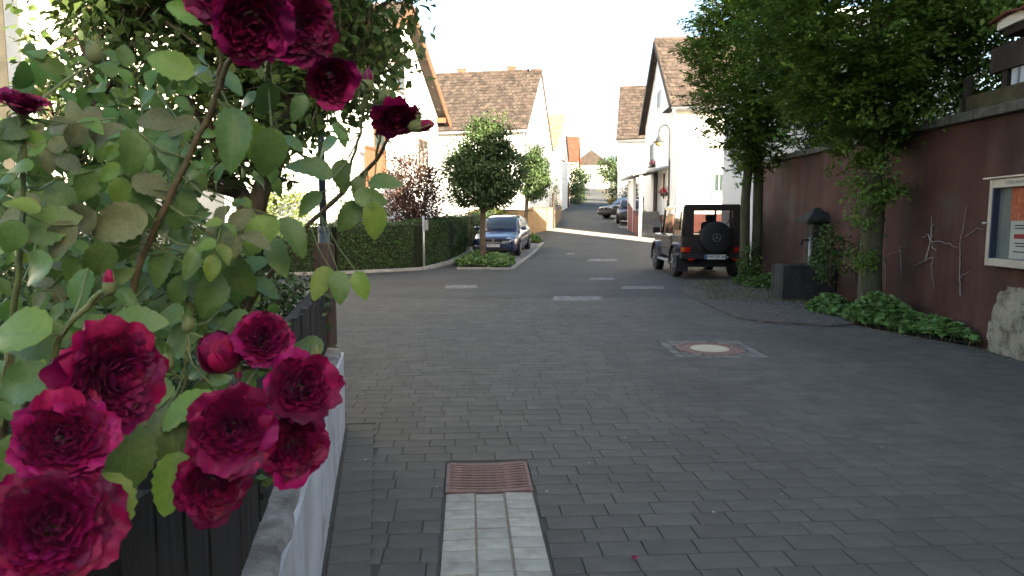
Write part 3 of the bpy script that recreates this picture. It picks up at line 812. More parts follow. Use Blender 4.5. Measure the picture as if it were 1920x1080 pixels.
for k in (.95, 1.75):
    p = ho + hu * k - hv * .03 + Z * 2.95
    MB().hexa([p, p + hu * .42, p + hu * .42 + hv * .03, p + hv * .03, p + Z * .42, p + hu * .42 + Z * .42, p + hu * .42 + hv * .03 + Z * .42, p + hv * .03 + Z * .42]).build('shutter', M_offwhite, ht, world=True)
# small attic shutters in the gable, brackets for flower boxes
window(ht, ho + hu * 3.9 + Z * 7.1, hu, -hv, .7, .9, fm=M_offwhite, curtain=M_curtain, sill=False)
window(ht, ho + hu * 5.6 + Z * 4.4, hu, -hv, .9, 1.2, fm=M_offwhite, curtain=M_curtain)
# gutter end and swan-neck downpipe at the street corner
e = h['eave_pt'] - hv * .2
g = e + h['dn'] * .07 + h['nrm'] * .02
m = MB(); m.tube([g - Z * .06, g - Z * .22, ho + hv * .12 - hu * .09 + Z * 6.0, ho + hv * .12 - hu * .09 + Z * 5.7, ho + hv * .12 - hu * .09 + Z * .7], .05, 8)
m.build('downpipe', M_offwhite, ht, True, True)
# pent eave return on the gable
p = ho - hv * .32 + Z * 6.45
MB().hexa([p - hu * .6, p + hu * 1.5, p + hu * 1.5 + hv * .32, p - hu * .6 + hv * .32, p - hu * .6 + Z * .05, p + hu * 1.5 + Z * .05, p + hu * 1.5 + hv * .3 + Z * .3, p - hu * .6 + hv * .3 + Z * .3]).build('eave_return', M_darkwood, ht, world=True)
# entrance: steps climbing along the wall, landing, door, canopy
st = ho + hu * 1.6 - hv * 1.15; zb = tz(31.6)
steps = MB().hexa([st + hu * 2.1 + Z * zb, st + hu * 4.2 + Z * zb, st + hu * 4.2 + hv * 1.1 + Z * zb, st + hu * 2.1 + hv * 1.1 + Z * zb, st + hu * 2.1 + Z * 1.95, st + hu * 4.2 + Z * 1.95, st + hu * 4.2 + hv * 1.1 + Z * 1.95, st + hu * 2.1 + hv * 1.1 + Z * 1.95]).build('landing', M_kerb, ht, world=True)
for i in range(7):
    a = st + hu * (.3 * i); b = st + hu * 2.1; zt = zb + .17 * (i + 1)
    b = a + hu * .3
    MB().hexa([a + Z * (zb - .3), b + Z * (zb - .3), b + hv * 1.1 + Z * (zb - .3), a + hv * 1.1 + Z * (zb - .3), a + Z * zt, b + Z * zt, b + hv * 1.1 + Z * zt, a + hv * 1.1 + Z * zt]).build('step', M_kerb, steps, world=True, bevel=.01)
pk = st - hv * .14
MB().hexa([pk + Z * (zb - .3), pk + hu * 4.2 + Z * (zb - .3), pk + hu * 4.2 + hv * .13 + Z * (zb - .3), pk + hv * .13 + Z * (zb - .3), pk + Z * (zb + .75), pk + hu * 4.2 + Z * 2.5, pk + hu * 4.2 + hv * .13 + Z * 2.5, pk + hv * .13 + Z * (zb + .75)]).build('stair_wall', M_plinth, ht, world=True)
for k in (.05, 2.2, 4.1):
    q = pk + hu * k + hv * .065; MB().bar(Vector((q.x, q.y, zb)), Vector((q.x, q.y, 3.62)), .13, .13).build('porch_post', M_white, ht, world=True)
for k in (2.25,):
    q = pk + hu * k + hv * .04
    MB().hexa([q + Z * 1.2, q + hu * 1.8 + Z * 1.2, q + hu * 1.8 + hv * .04 + Z * 1.2, q + hv * .04 + Z * 1.2, q + Z * 3.5, q + hu * 1.8 + Z * 3.5, q + hu * 1.8 + hv * .04 + Z * 3.5, q + hv * .04 + Z * 3.5]).build('side_screen', M_white, ht, world=True)
c0 = pk - hv * .35 - hu * .2
MB().hexa([c0 + Z * 3.6, c0 + hu * 4.8 + Z * 3.6, c0 + hu * 4.8 + hv * 1.6 + Z * 3.95, c0 + hv * 1.6 + Z * 3.95, c0 + Z * 3.7, c0 + hu * 4.8 + Z * 3.7, c0 + hu * 4.8 + hv * 1.6 + Z * 4.05, c0 + hv * 1.6 + Z * 4.05]).build('canopy', mat('fibre_cement', (.25, .26, .25), (.36, .37, .35), 5, .9), ht, world=True)
dq = ho + hu * 4.2 - hv * .03 + Z * 1.96
dr = MB().hexa([dq, dq + hu * 1.0, dq + hu * 1.0 + hv * .02, dq + hv * .02, dq + Z * 2.0, dq + hu * 1.0 + Z * 2.0, dq + hu * 1.0 + hv * .02 + Z * 2.0, dq + hv * .02 + Z * 2.0]).build('door', M_darkwood, ht, world=True)
MB().tube([dq - hv * .04 + hu * .1 + Z * .95, dq - hv * .04 + hu * .1 + Z * 1.15], .015, 6).build('handle', M_zinc, dr, world=True)
q = ho + hu * 2.15 - hv * .05 + Z * 2.55
MB().hexa([q - hv * .03, q + hu * .09 - hv * .03, q + hu * .09 + hv * .02, q + hv * .02, q - hv * .03 + Z * 1.2, q + hu * .09 - hv * .03 + Z * 1.2, q + hu * .09 + hv * .02 + Z * 1.2, q + hv * .02 + Z * 1.2]).build('trellis_post', mat('maroon', (.06, .012, .014), None, 3, .6), ht, world=True)
# house number plate hung as a dark strip beside the pipe
q = ho + hu * 1.3 - hv * .03 + Z * 1.95
MB().hexa([q, q + hu * .2, q + hu * .2 + hv * .02, q + hv * .02, q + Z * .5, q + hu * .2 + Z * .5, q + hu * .2 + hv * .02 + Z * .5, q + hv * .02 + Z * .5]).build('name_board', M_ink, ht, world=True)
M_geran = leafm('geranium_flower', (.3, .01, .02), (.45, .02, .04), .2)
for (k, zz, lab) in ((.9, 2.72, 'red geraniums in box by the low shutter of the gable house'), (1.75, 2.72, 'red geraniums in box under the second low shutter of gable house'), (5.0, 4.35, 'red geraniums below the upper street window of gable house')):
    p = ho + hu * (k + .2) - hv * .12 + Z * zz
    f = thing('flower_box', lab, 'flower box', p)
    MB().box(p, (.16, .5, .14)).build('box', M_darkwood, f, world=True)
    P, D, S, Nn = ellipsoid_leaves(p + Z * .16, (.16, .28, .14), 120, 14, .05, .07); leaf_mesh('flowers', P, D, S, M_geran, f, .8, N=Nn)

# second house on the right, further up
h = gable_house('brown_roof_house', 'white house with plain brown roof beyond the stepped gable house', (7.55, 48.0), math.atan(.2), 1, 9.5, 8, 7.35, 11.6, M_white, M_tile, None, over=.3, verge=.15)
window(h['t'], h['o'] + h['u'] * 2 + Z * 4.6, h['u'], -h['v'], 1.0, 1.2, curtain=M_curtain)
# third house on the left
h = gable_house('small_yellow_house', 'narrow white house with lamp on its wall, next up the lane after brown roof', (3.35, 50.0), math.atan(.17), -1, 9.5, 8, 6.9, 9.8, M_white, mat('mossy_tile', (.15, .125, .07), (.22, .18, .11), 2.5, .9, rand=.25), None, over=.2, verge=.1)
q = h['o'] + h['u'] * 1.2 - h['v'] * .25 + Z * 6.0
m = MB(); m.lathe([(.03, .16), (.05, .1), (.26, .0), (.24, -.02)], q, 14); m.build('wall_lamp', M_darkwood, h['t'], True, True)
MB().bar(q + Z * .14, q + h['v'] * .3 + Z * .14, .03, .03).build('lamp_arm', M_darkwood, h['t'], world=True)
MB().bar(h['o'] + h['u'] * 9.3 - h['v'] * .07 + Z * 1.6, h['o'] + h['u'] * 9.3 - h['v'] * .07 + Z * 4.6, .14, .1).build('corner_post', M_oak, h['t'], world=True)
# orange-verge house further up
h = gable_house('red_verge_house', 'small far house with bright red verge board and pale orange gable', (7.9, 84.0), math.atan(.15), -1, 8.0, 6, 8.9, 12.2, M_cream, M_tile_red, M_redwood, over=.3, verge=.3)
hh = thing('far_lane_house', 'pale far house where the lane bends away at the top', 'house', (14, 140, tz(140)))
MB().hexa([(12.5, 138, 7), (20, 138, 7), (20, 146, 7), (12.5, 146, 7), (12.5, 138, 13), (20, 138, 13), (20, 146, 13), (12.5, 146, 13)]).build('wall', M_white, hh, world=True)
MB().prism([(12.2, 137.6, 13), (20.3, 137.6, 13), (16.2, 137.6, 16)], (0, 8.8, 0)).build('roof', M_tile, hh, world=True)
for x in (13.4, 15.4): window(hh, Vector((x, 138, 10)), Vector((1, 0, 0)), Vector((0, -1, 0)), 1, 1.3)

# white outbuilding behind the retaining wall (its shadow edge falls across the lane)
ob = thing('white_outbuilding', 'plain white outbuilding behind the clipped trees and parked off-roader', 'building', (7.05, 15, 0))
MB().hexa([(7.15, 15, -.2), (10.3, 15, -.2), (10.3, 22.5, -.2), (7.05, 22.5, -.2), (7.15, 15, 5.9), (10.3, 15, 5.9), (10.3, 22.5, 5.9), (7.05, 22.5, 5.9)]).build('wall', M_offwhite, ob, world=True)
MB().hexa([(6.95, 14.8, 5.9), (10.35, 14.8, 5.9), (10.35, 22.52, 5.9), (6.95, 22.52, 5.9), (6.95, 14.8, 6.05), (10.35, 14.8, 6.05), (10.35, 22.52, 6.05), (6.95, 22.52, 6.05)]).build('roof', M_zinc, ob, world=True)
# unseen house-shaped blocks, added behind and beside the camera to shade the square
bs0 = thing('occluder', 'unseen low barn joined to the end of long house row', 'occluder', (12, 6, 0))
MB().hexa([(8.1, 2, -.2), (18, 2, -.2), (18, 10.1, -.2), (8.1, 10.1, -.2), (8.1, 2, 6.4), (18, 2, 6.4), (18, 10.1, 6.4), (8.1, 10.1, 6.4)]).build('wall', M_cream, bs0, world=True)
MB().prism([(8.0, 2.01, 6.4), (18.1, 2.01, 6.4), (12.9, 2.01, 8.6)], (0, 8.15, 0)).build('roof', M_tile, bs0, world=True)
bs = thing('long_occluder', 'long unseen house-shaped block added to shade the square', 'house', (12, -2, 0))
MB().hexa([(8.1, -16, -.2), (18, -16, -.2), (18, 1.98, -.2), (8.1, 1.98, -.2), (8.1, -16, 7.2), (18, -16, 7.2), (18, 1.98, 7.2), (8.1, 1.98, 7.2)]).build('wall', M_cream, bs, world=True)
MB().prism([(8.0, -16.1, 7.2), (18.1, -16.1, 7.2), (12.9, -16.1, 11.5)], (0, 18.1, 0)).build('roof', M_tile, bs, world=True)
bs2 = thing('corner_occluder', 'unseen corner block with brown ridge roof added to shade the square', 'house', (-2, -14, 0))
MB().box((2, -19, 3.3), (11, 9, 7)).build('wall', M_cream, bs2, world=True)
MB().prism([(-3.9, -23.8, 6.8), (-3.9, -14.2, 6.8), (-3.9, -19, 10)], (11.8, 0, 0)).build('roof', M_tile, bs2, world=True)
# ------------------------------------------------------------------ retaining wall on the right
rw = thing('retaining_wall', 'tall dark red rendered retaining wall with pale dried vine scars', 'wall', (wall_x(10), 10, 0))
def wtop(y): return 2.62 + .028 * (y - 7)
WY0, WY1 = 1.0, 18.0
nseg = 34; nz = 10
m = MB()
for i in range(nseg + 1):
    y = WY0 + (WY1 - WY0) * i / nseg
    for k in range(nz + 1):
        zz = -.2 + (wtop(y) + .2) * k / nz
        m.v.append((wall_x(y) + .02 * math.sin(y * 1.7 + zz * 2) * math.sin(zz * 1.3 + y) + .03 * zz / 2.6, y, zz))
for i in range(nseg):
    for k in range(nz): a = i * (nz + 1) + k; m.f.append((a, a + nz + 1, a + nz + 2, a + 1))
yb = len(m.v)
m.v += [(wall_x(WY0) + .4, WY0, -.2), (wall_x(WY1) + .4, WY1, -.2), (wall_x(WY1) + .4, WY1, wtop(WY1)), (wall_x(WY0) + .4, WY0, wtop(WY0))]
e1 = nseg * (nz + 1)
m.f += [(e1, yb + 1, yb + 2, e1 + nz), (yb, 0, nz, yb + 3)]
m.build('wall_face', M_redwall, rw, True, True)
cl = None
for i in range(17):
    y0, y1 = WY0 + i * 1.0, WY0 + i * 1.0 + .985
    if y1 > WY1 + .3: break
    f = lambda y, dx, dz: (wall_x(y) + dx, y, wtop(y) + dz)
    j = rnd.uniform(-.006, .006)
    MB().hexa([f(y0, -.07 + j, .005), f(y0, .45, .005), f(y1, .45, .005), f(y1, -.07 + j, .005), f(y0, -.065 + j, .12), f(y0, .45, .15), f(y1, .45, .15), f(y1, -.065 + j, .12)]).build('coping_stone', M_coping, rw, world=True, bevel=.015)
# bare plaster where the red render has come off
def ragged(yz, dx, name, matl, seed, thick=.03):
    """outline in (y, z) on the wall face, filled as a bumpy slab standing proud by thick"""
    q = random.Random(seed); bmx = bmesh.new(); vsx = []
    pts = []
    for (a, b), (c, d) in zip(yz, yz[1:] + yz[:1]):
        n = max(2, int(math.hypot(c - a, d - b) / .05))
        for i in range(n): pts.append((a + (c - a) * i / n + q.uniform(-.028, .028), b + (d - b) * i / n + q.uniform(-.018, .018)))
    for y, z in pts: vsx.append(bmx.verts.new((wall_x(y) - .012 + .03 * z / 2.6, y, z)))
    f = bmx.faces.new(vsx)
    r = bmesh.ops.extrude_face_region(bmx, geom=[f])
    for v in r['geom']:
        if isinstance(v, bmesh.types.BMVert): v.co.x -= thick
    bmesh.ops.triangulate(bmx, faces=[g for g in bmx.faces if len(g.verts) > 4])
    bmesh.ops.subdivide_edges(bmx, edges=[e for e in bmx.edges if e.calc_length() > .08], cuts=2, use_grid_fill=True)
    bmesh.ops.subdivide_edges(bmx, edges=[e for e in bmx.edges if e.calc_length() > .08], cuts=1, use_grid_fill=True)
    for v in bmx.verts: v.co.x += q.uniform(-.004, .003)
    bmesh.ops.recalc_face_normals(bmx, faces=bmx.faces)
    me = bpy.data.meshes.new(name); bmx.to_mesh(me); bmx.free(); me.materials.append(matl)
    me.transform(Matrix.Translation(-wloc(rw)))
    o = bpy.data.objects.new(name, me); COL.objects.link(o); o.parent = rw
    return o
o = ragged([(7.5, -.1), (7.49, .15), (7.5, .3), (7.44, .36), (7.46, .47), (7.37, .55), (7.38, .66), (7.28, .7), (7.2, .76), (6.8, .74), (6.2, .8), (6.0, -.1)], 0, 'bare_plaster', M_rough, 3, .004)
o['label'] = 'bare rough grey plaster under the notice case'
ragged([(17.75, .9), (17.3, .8), (17.2, 1.2), (17.3, 1.45), (17.6, 1.4)], 0, 'plaster_patch', M_rough, 5, .012)
# dried vine stems clinging to the wall
M_vine = mat('dry_vine', (.17, .15, .135), (.27, .245, .225), 20, .95)
def vine(pix, r):
    pts = []
    for x, y in pix:
        d = ray(x, y); Y = (5.4 - .7 - .012 + .012) / (d.x - .1); p = Vector((0, 0, CAMZ)) + d * Y; p.x = wall_x(p.y) + .03 * p.z / 2.6 - .012; pts.append(p)
    q = []
    for a, b in zip(pts[:-1], pts[1:]):
        for i in range(5): q.append(a.lerp(b, i / 5) + Vector((0, rnd.uniform(-.012, .012), rnd.uniform(-.012, .012))))
    q.append(pts[-1]); n = len(q)
    MB().tube(q, [r * .75 * (1 - .7 * i / n) * rnd.uniform(.7, 1.3) for i in range(n)], 5).build('dry_vine_stem', M_vine, rw, True, True)
vine([(1737, 488), (1742, 462), (1745, 450), (1747, 425), (1745, 405), (1752, 417)][:5], .012)
vine([(1745, 450), (1746, 425), (1752, 420)], .01)
vine([(1736, 490), (1740, 465), (1748, 440), (1742, 425), (1744, 440), (1754, 417)][:3], .013)
vine([(1748, 455), (1740, 440), (1724, 446)][:2] + [(1726, 447)], .014)
vine([(1746, 456), (1758, 452), (1778, 456), (1796, 464)], .009)
vine([(1738, 488), (1722, 495), (1712, 498)], .009)
vine([(1738, 486), (1750, 483), (1746, 500), (1752, 540)], .008)
vine([(1748, 462), (1756, 472)], .009)
vine([(1801, 555), (1799, 500), (1800, 460), (1806, 420), (1812, 385)], .012)
vine([(1810, 445), (1822, 435), (1832, 429), (1844, 430)], .009)
vine([(1800, 520), (1810, 514), (1820, 508)], .007)
vine([(1660, 540), (1660, 485), (1672, 475), (1690, 470)], .009)
vine([(1690, 520), (1689, 475), (1684, 462), (1698, 464)], .009)
# sparse bare twigs
# ------------------------------------------------------------------ lean-to shed above the wall
sh = thing('lean_to_shed', 'dark wooden lean-to with strip of pale panes above the red wall', 'shed', (5.6, 6, 2.75))
S0, S1 = 2.0, 7.72
def sx(y): return wall_x(y) + .10
def plank(name, y0, y1, z0, z1, dx0, dx1, matl, par, slope=.0):
    f = lambda y, dx, z: (sx(y) + dx, y, z + slope * (y - 7))
    return MB().hexa([f(y0, dx0, z0), f(y0, dx1, z0), f(y1, dx1, z0), f(y1, dx0, z0), f(y0, dx0, z1), f(y0, dx1, z1), f(y1, dx1, z1), f(y1, dx0, z1)]).build(name, matl, par, world=True)
M_mossboard = mat('mossy_board', (.04, .03, .02), (.075, .07, .03), 3, .95, .5, 30)
plank('sill_board', S0, 8.6, 2.72, 2.955, 0, .06, M_mossboard, sh, .028)
M_panel = mat('pale_pane', (.5, .54, .6), (.7, .73, .76), 4, .35, trans=.35, stretch=(1, 5, .3))
fb = plank('fascia', S0, 7.95, 3.14, 3.42, -.03, .05, M_darkwood, sh, .028)
y = 7.62; k = 0
while y > 5.2:
    w_ = .145
    plank('pane', y - w_ + .02, y, 2.962, 3.137, .02, .035, M_panel, sh, .028)
    plank('mullion', y - w_, y - w_ + .018, 2.957, 3.137, .005, .05, M_grey_metal, sh, .028); y -= w_
plank('corner_post', 7.66, 7.76, 2.76, 3.14, 0, .08, M_darkwood, sh, .028)
plank('corner_post', 8.45, 8.53, 2.76, 3.2, 0, .08, M_darkwood, sh, .028)
for i in range(9):
    y = 7.72 - .13 * i
    plank('slat', y - .075, y, 3.44, 3.58, .25, .28, M_oak, sh, .0)
plank('eave_board', S0, 7.95, 3.585, 3.66, .1, .35, M_darkwood, sh)
plank('eave_trim', S0, 8.0, 3.67, 3.78, .05, .1, M_cream, sh)
rf = MB(); n = 46
for i in range(n):
    for j, (dx, dz) in enumerate(((-.02, 3.80), (2.3, 4.15))):
        y = S0 + (8.05 - S0) * i / (n - 1); rf.v.append((sx(y) + dx, y, dz + .022 * math.sin(i * 1.5)))
for i in range(n - 1): rf.f.append((2 * i, 2 * i + 1, 2 * i + 3, 2 * i + 2))
o = rf.build('roof', M_tile_red, sh, True, True); s_ = o.modifiers.new('solid', 'SOLIDIFY'); s_.thickness = .03
plank('back_wall', S0, 7.9, 2.7, 3.9, 1.6, 1.7, M_darkwood, sh)

# ------------------------------------------------------------------ notice case on the wall
nb = thing('notice_case', 'grey metal notice case with glass door and posters on the red wall', 'notice board', (wall_x(7), 7, .96))
def nx(y, dx): return wall_x(y) + .012 - .105 + dx
def nplate(name, y0, y1, z0, z1, d0, d1, matl, par, bevel=0):
    f = lambda y, dx, z: (nx(y, dx), y, z)
    return MB().hexa([f(y0, d0, z0), f(y0, d1, z0), f(y1, d1, z0), f(y1, d0, z0), f(y0, d0, z1), f(y0, d1, z1), f(y1, d1, z1), f(y1, d0, z1)]).build(name, matl, par, world=True, bevel=bevel)
A, B_, zA, zB = 6.45, 7.53, .965, 1.925
M_alu = mat('anodised_aluminium', (.24, .235, .215), (.31, .305, .28), 6, .5, metal=.4)
nplate('frame', A, A + .06, zA, zB, 0, .1, M_alu, nb, .006); nplate('frame', B_ - .06, B_, zA, zB, 0, .1, M_alu, nb, .006)
nplate('frame', A + .06, B_ - .06, zA, zA + .085, 0, .1, M_alu, nb, .006); nplate('frame', A + .06, B_ - .06, zB - .1, zB, 0, .1, M_alu, nb, .006)
nplate('rain_cap', A - .03, B_ + .05, zB + .003, zB + .02, -.05, .1, M_alu, nb)
M_board = mat('grey_green_board', (.16, .19, .17), (.2, .23, .21), 8, .9)
nplate('back_panel', A + .06, B_ - .06, zA + .085, zB - .1, .08, .09, M_board, nb)
nplate('inner_edge', B_ - .075, B_ - .06, zA + .085, zB - .1, .01, .08, mat('navy', (.02, .025, .06), None, 4, .5), nb)
nplate('door_glass', A + .062, B_ - .076, zA + .087, zB - .102, .02, .024, glass_mat('case_glass', (.05, .06, .06), .03, .16), nb)
MB().tube([(nx(B_, -.02), B_ + .04, 1.44), (nx(B_, -.02), B_ - .03, 1.44)], .011, 8).build('lock', M_zinc, nb, True, True)
M_orange = mat('orange_poster', (.42, .07, .02), (.62, .22, .05), 22, .7, c3=(.5, .1, .03))
M_paper = mat('white_poster', (.48, .5, .45), (.56, .58, .53), 3, .8)
nplate('orange_poster', 6.72, 7.24, 1.47, 1.82, .072, .076, M_orange, nb)
wp = nplate('white_poster', 6.72, 7.22, 1.06, 1.465, .072, .076, M_paper, nb)
M_red_print = mat('red_print', (.32, .03, .03), None, 4, .8)
nplate('print_band', 6.75, 7.15, 1.275, 1.325, .068, .07, M_red_print, wp)
q = random.Random(4)
for z in (1.41, 1.38, 1.22, 1.19, 1.13): nplate('print_line', 6.78 + q.uniform(0, .1), 7.16 - q.uniform(0, .06), z, z + .012, .068, .07, M_ink, wp)
nplate('letter_strip', 6.6, 7.25, zB - .07, zB - .035, -.004, -.001, mat('strip_print', (.1, .1, .1), (.3, .29, .27), 60, .7, ramp=(.45, .55)), nb)

# ------------------------------------------------------------------ stone trough with pump
tr = thing('stone_trough', 'dark weathered stone water trough against the red wall', 'trough', (5.4, 12.2, 0))
M_stone = mat('dark_stone', (.022, .022, .021), (.048, .047, .043), 7, .95, .6, 40)
MB().cbox((5.40, 12.27, .03), (1.0, .56, .1), .02, 0).build('base', M_stone, tr, world=True)
def tw(c, s): return MB().cbox(c, s, .018, 0)
c_ = Matrix.Identity(3); tc_ = Vector((5.40, 12.27, 0))
for nm, off, s in (('side', (0, -.22, .37), (.98, .1, .60)), ('side', (0, .22, .37), (.98, .1, .60)), ('end', (-.435, 0, .37), (.1, .34, .596)), ('end', (.435, 0, .37), (.1, .34, .596))):
    p = tc_ + c_ @ Vector(off); tw(p, s).build(nm, M_stone, tr, world=True)
p = tc_ + c_ @ Vector((0, 0, .5)); MB().box(p, (.77, .34, .01), 0).build('water', glass_mat('trough_water', (.01, .012, .01), .02, .95), tr, world=True)
px_ = tc_ + c_ @ Vector((-.02, .1, 0))
st_ = thing('fountain_pillar', 'dark square stone pillar with hipped cap behind the trough', 'pillar', (5.82, 12.72, 0))
MB().cbox((5.82, 12.72, .72), (.3, .3, 1.45), .02).build('shaft', M_stone, st_, world=True)
cp = MB(); a = .27
cp.hexa([(5.80 - a, 12.72 - a, 1.44), (5.80 + a * .8, 12.72 - a, 1.44), (5.80 + a * .8, 12.72 + a, 1.44), (5.80 - a, 12.72 + a, 1.44), (5.80 - a, 12.72 - a, 1.5), (5.80 + a * .8, 12.72 - a, 1.5), (5.80 + a * .8, 12.72 + a, 1.5), (5.80 - a, 12.72 + a, 1.5)])
cp.hexa([(5.80 - a, 12.72 - a, 1.5), (5.80 + a * .8, 12.72 - a, 1.5), (5.80 + a * .8, 12.72 + a, 1.5), (5.80 - a, 12.72 + a, 1.5), (5.80 - .04, 12.68, 1.72), (5.80 + .04, 12.68, 1.72), (5.80 + .04, 12.76, 1.72), (5.80 - .04, 12.76, 1.72)])
cp.build('cap', M_stone, st_, world=True, bevel=.012)
sp = thing('water_spout', 'grey metal pump pipe with side spout rising from trough', 'water pipe', (5.52, 12.30, .45))
MB().tube([(5.52, 12.30, .45), (5.52, 12.30, 1.16)], [.035, .03], 10).build('pipe', M_grey_metal, sp, True, True)
MB().tube([(5.52, 12.30, 1.12), (5.38, 12.3, 1.12), (5.355, 12.3, 1.10), (5.35, 12.3, 1.02)], .016, 8).build('spout', M_black, sp, True, True)
MB().lathe([(.06, 0), (.055, .03), (.03, .05)], (5.52, 12.30, .455), 12).build('flange', M_grey_metal, sp, True, True)

# ------------------------------------------------------------------ trees and plants on the right
def egg(z): return 1 - .5 * z * z if z < 0 else 1 - .35 * z * z
tree('hornbeam_tree', 'large dense hornbeam with mossy trunk beside the notice case', (5.25, 9.7, 0),
     [(5.25, 9.7, -.1), (5.26, 9.7, .25), (5.25, 9.72, 1.0), (5.27, 9.72, 1.8), (5.22, 9.75, 2.6), (5.2, 9.8, 4.2), (5.2, 9.8, 6.2)], [.24, .165, .145, .14, .13, .09, .04],
     (5.12, 9.75, 4.6), (2.1, 1.9, 2.4), 74000, 2900, .34, .082, M_hornbeam, M_barkgreen, 12, .52, .35, shape=egg, spray=.34,
     crown_extra=[((5.15, 9.5, 2.1), (.35, .35, .45), 1100, 26, .1, .075), ((5.05, 9.55, 1.3), (.22, .22, .6), 420, 18, .08, .07), ((6.2, 9.0, 4.0), (1.0, 1.0, 1.5), 9000, 130, .15, .085)], group='hornbeams along the red wall')
tree('hornbeam_tree', 'twin-stemmed hornbeam standing behind the parked off-roader', (5.5, 15.6, 0),
     [(5.46, 15.6, -.1), (5.46, 15.6, .8), (5.44, 15.6, 2.0), (5.5, 15.6, 3.0), (5.55, 15.6, 5.0)], [.13, .115, .105, .1, .05],
     (5.53, 15.6, 5.2), (1.8, 1.7, 2.85), 46000, 1900, .34, .10, M_hornbeam, M_barkgreen, 10, .52, .38, shape=egg, spray=.34, group='hornbeams along the red wall')
t2 = [o for o in COL.objects if o.name.startswith('hornbeam_tree')][-1]
MB().tube([(5.76, 15.65, -.1), (5.76, 15.65, 1.2), (5.74, 15.65, 2.4), (5.7, 15.65, 3.6)], [.13, .115, .11, .07], 10).build('trunk', M_barkgreen, t2, True, True)
# ground cover under the hornbeam
def cover(name, label, poly, n, h, ls, lm, kind=None, cat='ground cover'):
    q = np.array(poly); lo, hi = q.min(0), q.max(0); P = []
    def inside(x, y):
        c = False; j = len(poly) - 1
        for i in range(len(poly)):
            xi, yi = poly[i]; xj, yj = poly[j]
            if (yi > y) != (yj > y) and x < (xj - xi) * (y - yi) / (yj - yi) + xi: c = not c
            j = i
        return c
    def edge(x, y):
        d = 9
        for i in range(len(poly)):
            a, b = Vector(poly[i]), Vector(poly[i - 1]); ab = b - a; t = max(0, min(1, (Vector((x, y)) - a).dot(ab) / ab.length_squared)); d = min(d, (a + ab * t - Vector((x, y))).length)
        return d
    while len(P) < n:
        x, y = nrs.uniform(lo[0], hi[0]), nrs.uniform(lo[1], hi[1])
        if inside(x, y):
            d = edge(x, y)
            top = h * min(1, .35 + d / .35) * (.8 + .3 * math.sin(x * 5 + 1) * math.sin(y * 4.2))
            P.append((x, y, tz(y) + top * nrs.uniform(.25, 1) ** .5))
    P = np.array(P); D = nrs.normal(size=P.shape); D[:, 2] *= .35
    Nn = np.tile([0, -.25, 1.0], (len(P), 1))
    t = thing(name, label, cat, (float(P[:, 0].mean()), float(P[:, 1].mean()), 0))
    o = leaf_mesh('foliage', P, D, ls * (.7 + .6 * nrs.rand(len(P))), lm, t, .95, .08, N=Nn)
    m = MB(); m.add([(x, y, tz(y) + .033) for x, y in poly], [tuple(range(len(poly)))]); m.build('soil', M_soil, t, world=True)
    m = MB()
    for i in range(0, len(P), max(1, len(P) // 220)):
        x, y, z = P[i]; m.tube([(x + rnd.uniform(-.05, .05), y + rnd.uniform(-.05, .05), tz(y)), (x, y, z)], .003, 4, False)
    m.build('stem', M_greenstem, t, world=True, kind='stuff')
    return t
cover('geranium_patch', 'lush green lobed-leaf ground cover at foot of the large hornbeam', [(5.36, 7.62), (5.12, 8.35), (4.86, 9.1), (4.82, 9.5), (5.0, 9.9), (5.6, 10.6), (5.68, 10.0), (5.55, 8.6), (5.46, 7.66)], 3600, .42, .095, M_cover)
cover('geranium_patch', 'smaller tuft of green ground cover before the stone trough', [(4.85, 9.95), (4.75, 10.6), (5.0, 11.2), (5.5, 11.3), (5.65, 10.7), (5.2, 10.0)], 900, .27, .08, M_cover)
cover('weed_patch', 'low weeds round the twin trunks behind the off-roader', [(5.1, 14.4), (5.12, 15.4), (5.35, 16.0), (6.1, 16.1), (6.0, 14.0), (5.4, 13.9)], 1200, .3, .09, M_ivy)
shrub('young_shrub', 'yellow-green shoots growing beside the big mossy trunk over the trough', (5.42, 11.25, .9), (.32, .3, .5), 750, 30, .075, M_ivy, .07, shell=.25)
shrub('young_shrub', 'leafy suckers at the base of the twin trunks', (5.5, 15.3, .5), (.22, .24, .52), 650, 26, .08, M_ivy, .08, shell=.25)
# thin grass tufts along the gravel
P = []; D = []
for i in range(1500):
    a = rnd.choice([(4.35, 14.9), (4.2, 13.5), (4.5, 12.4), (5.1, 12.1), (4.8, 15.4), (3.95, 12.5), (5.05, 13.6), (5.3, 12.2)]); P.append((a[0] + rnd.gauss(0, .25), a[1] + rnd.gauss(0, .35), .05)); D.append((rnd.gauss(0, .5), rnd.gauss(0, .5), .8))
g_ = leaf_mesh('grass', P, D, [rnd.uniform(.04, .1) for _ in P], leafm('dry_grass', (.09, .09, .03), (.13, .12, .05), .2), None, .16, kind='stuff', label='sparse grass tufts growing through the grey gravel', cat='grass')

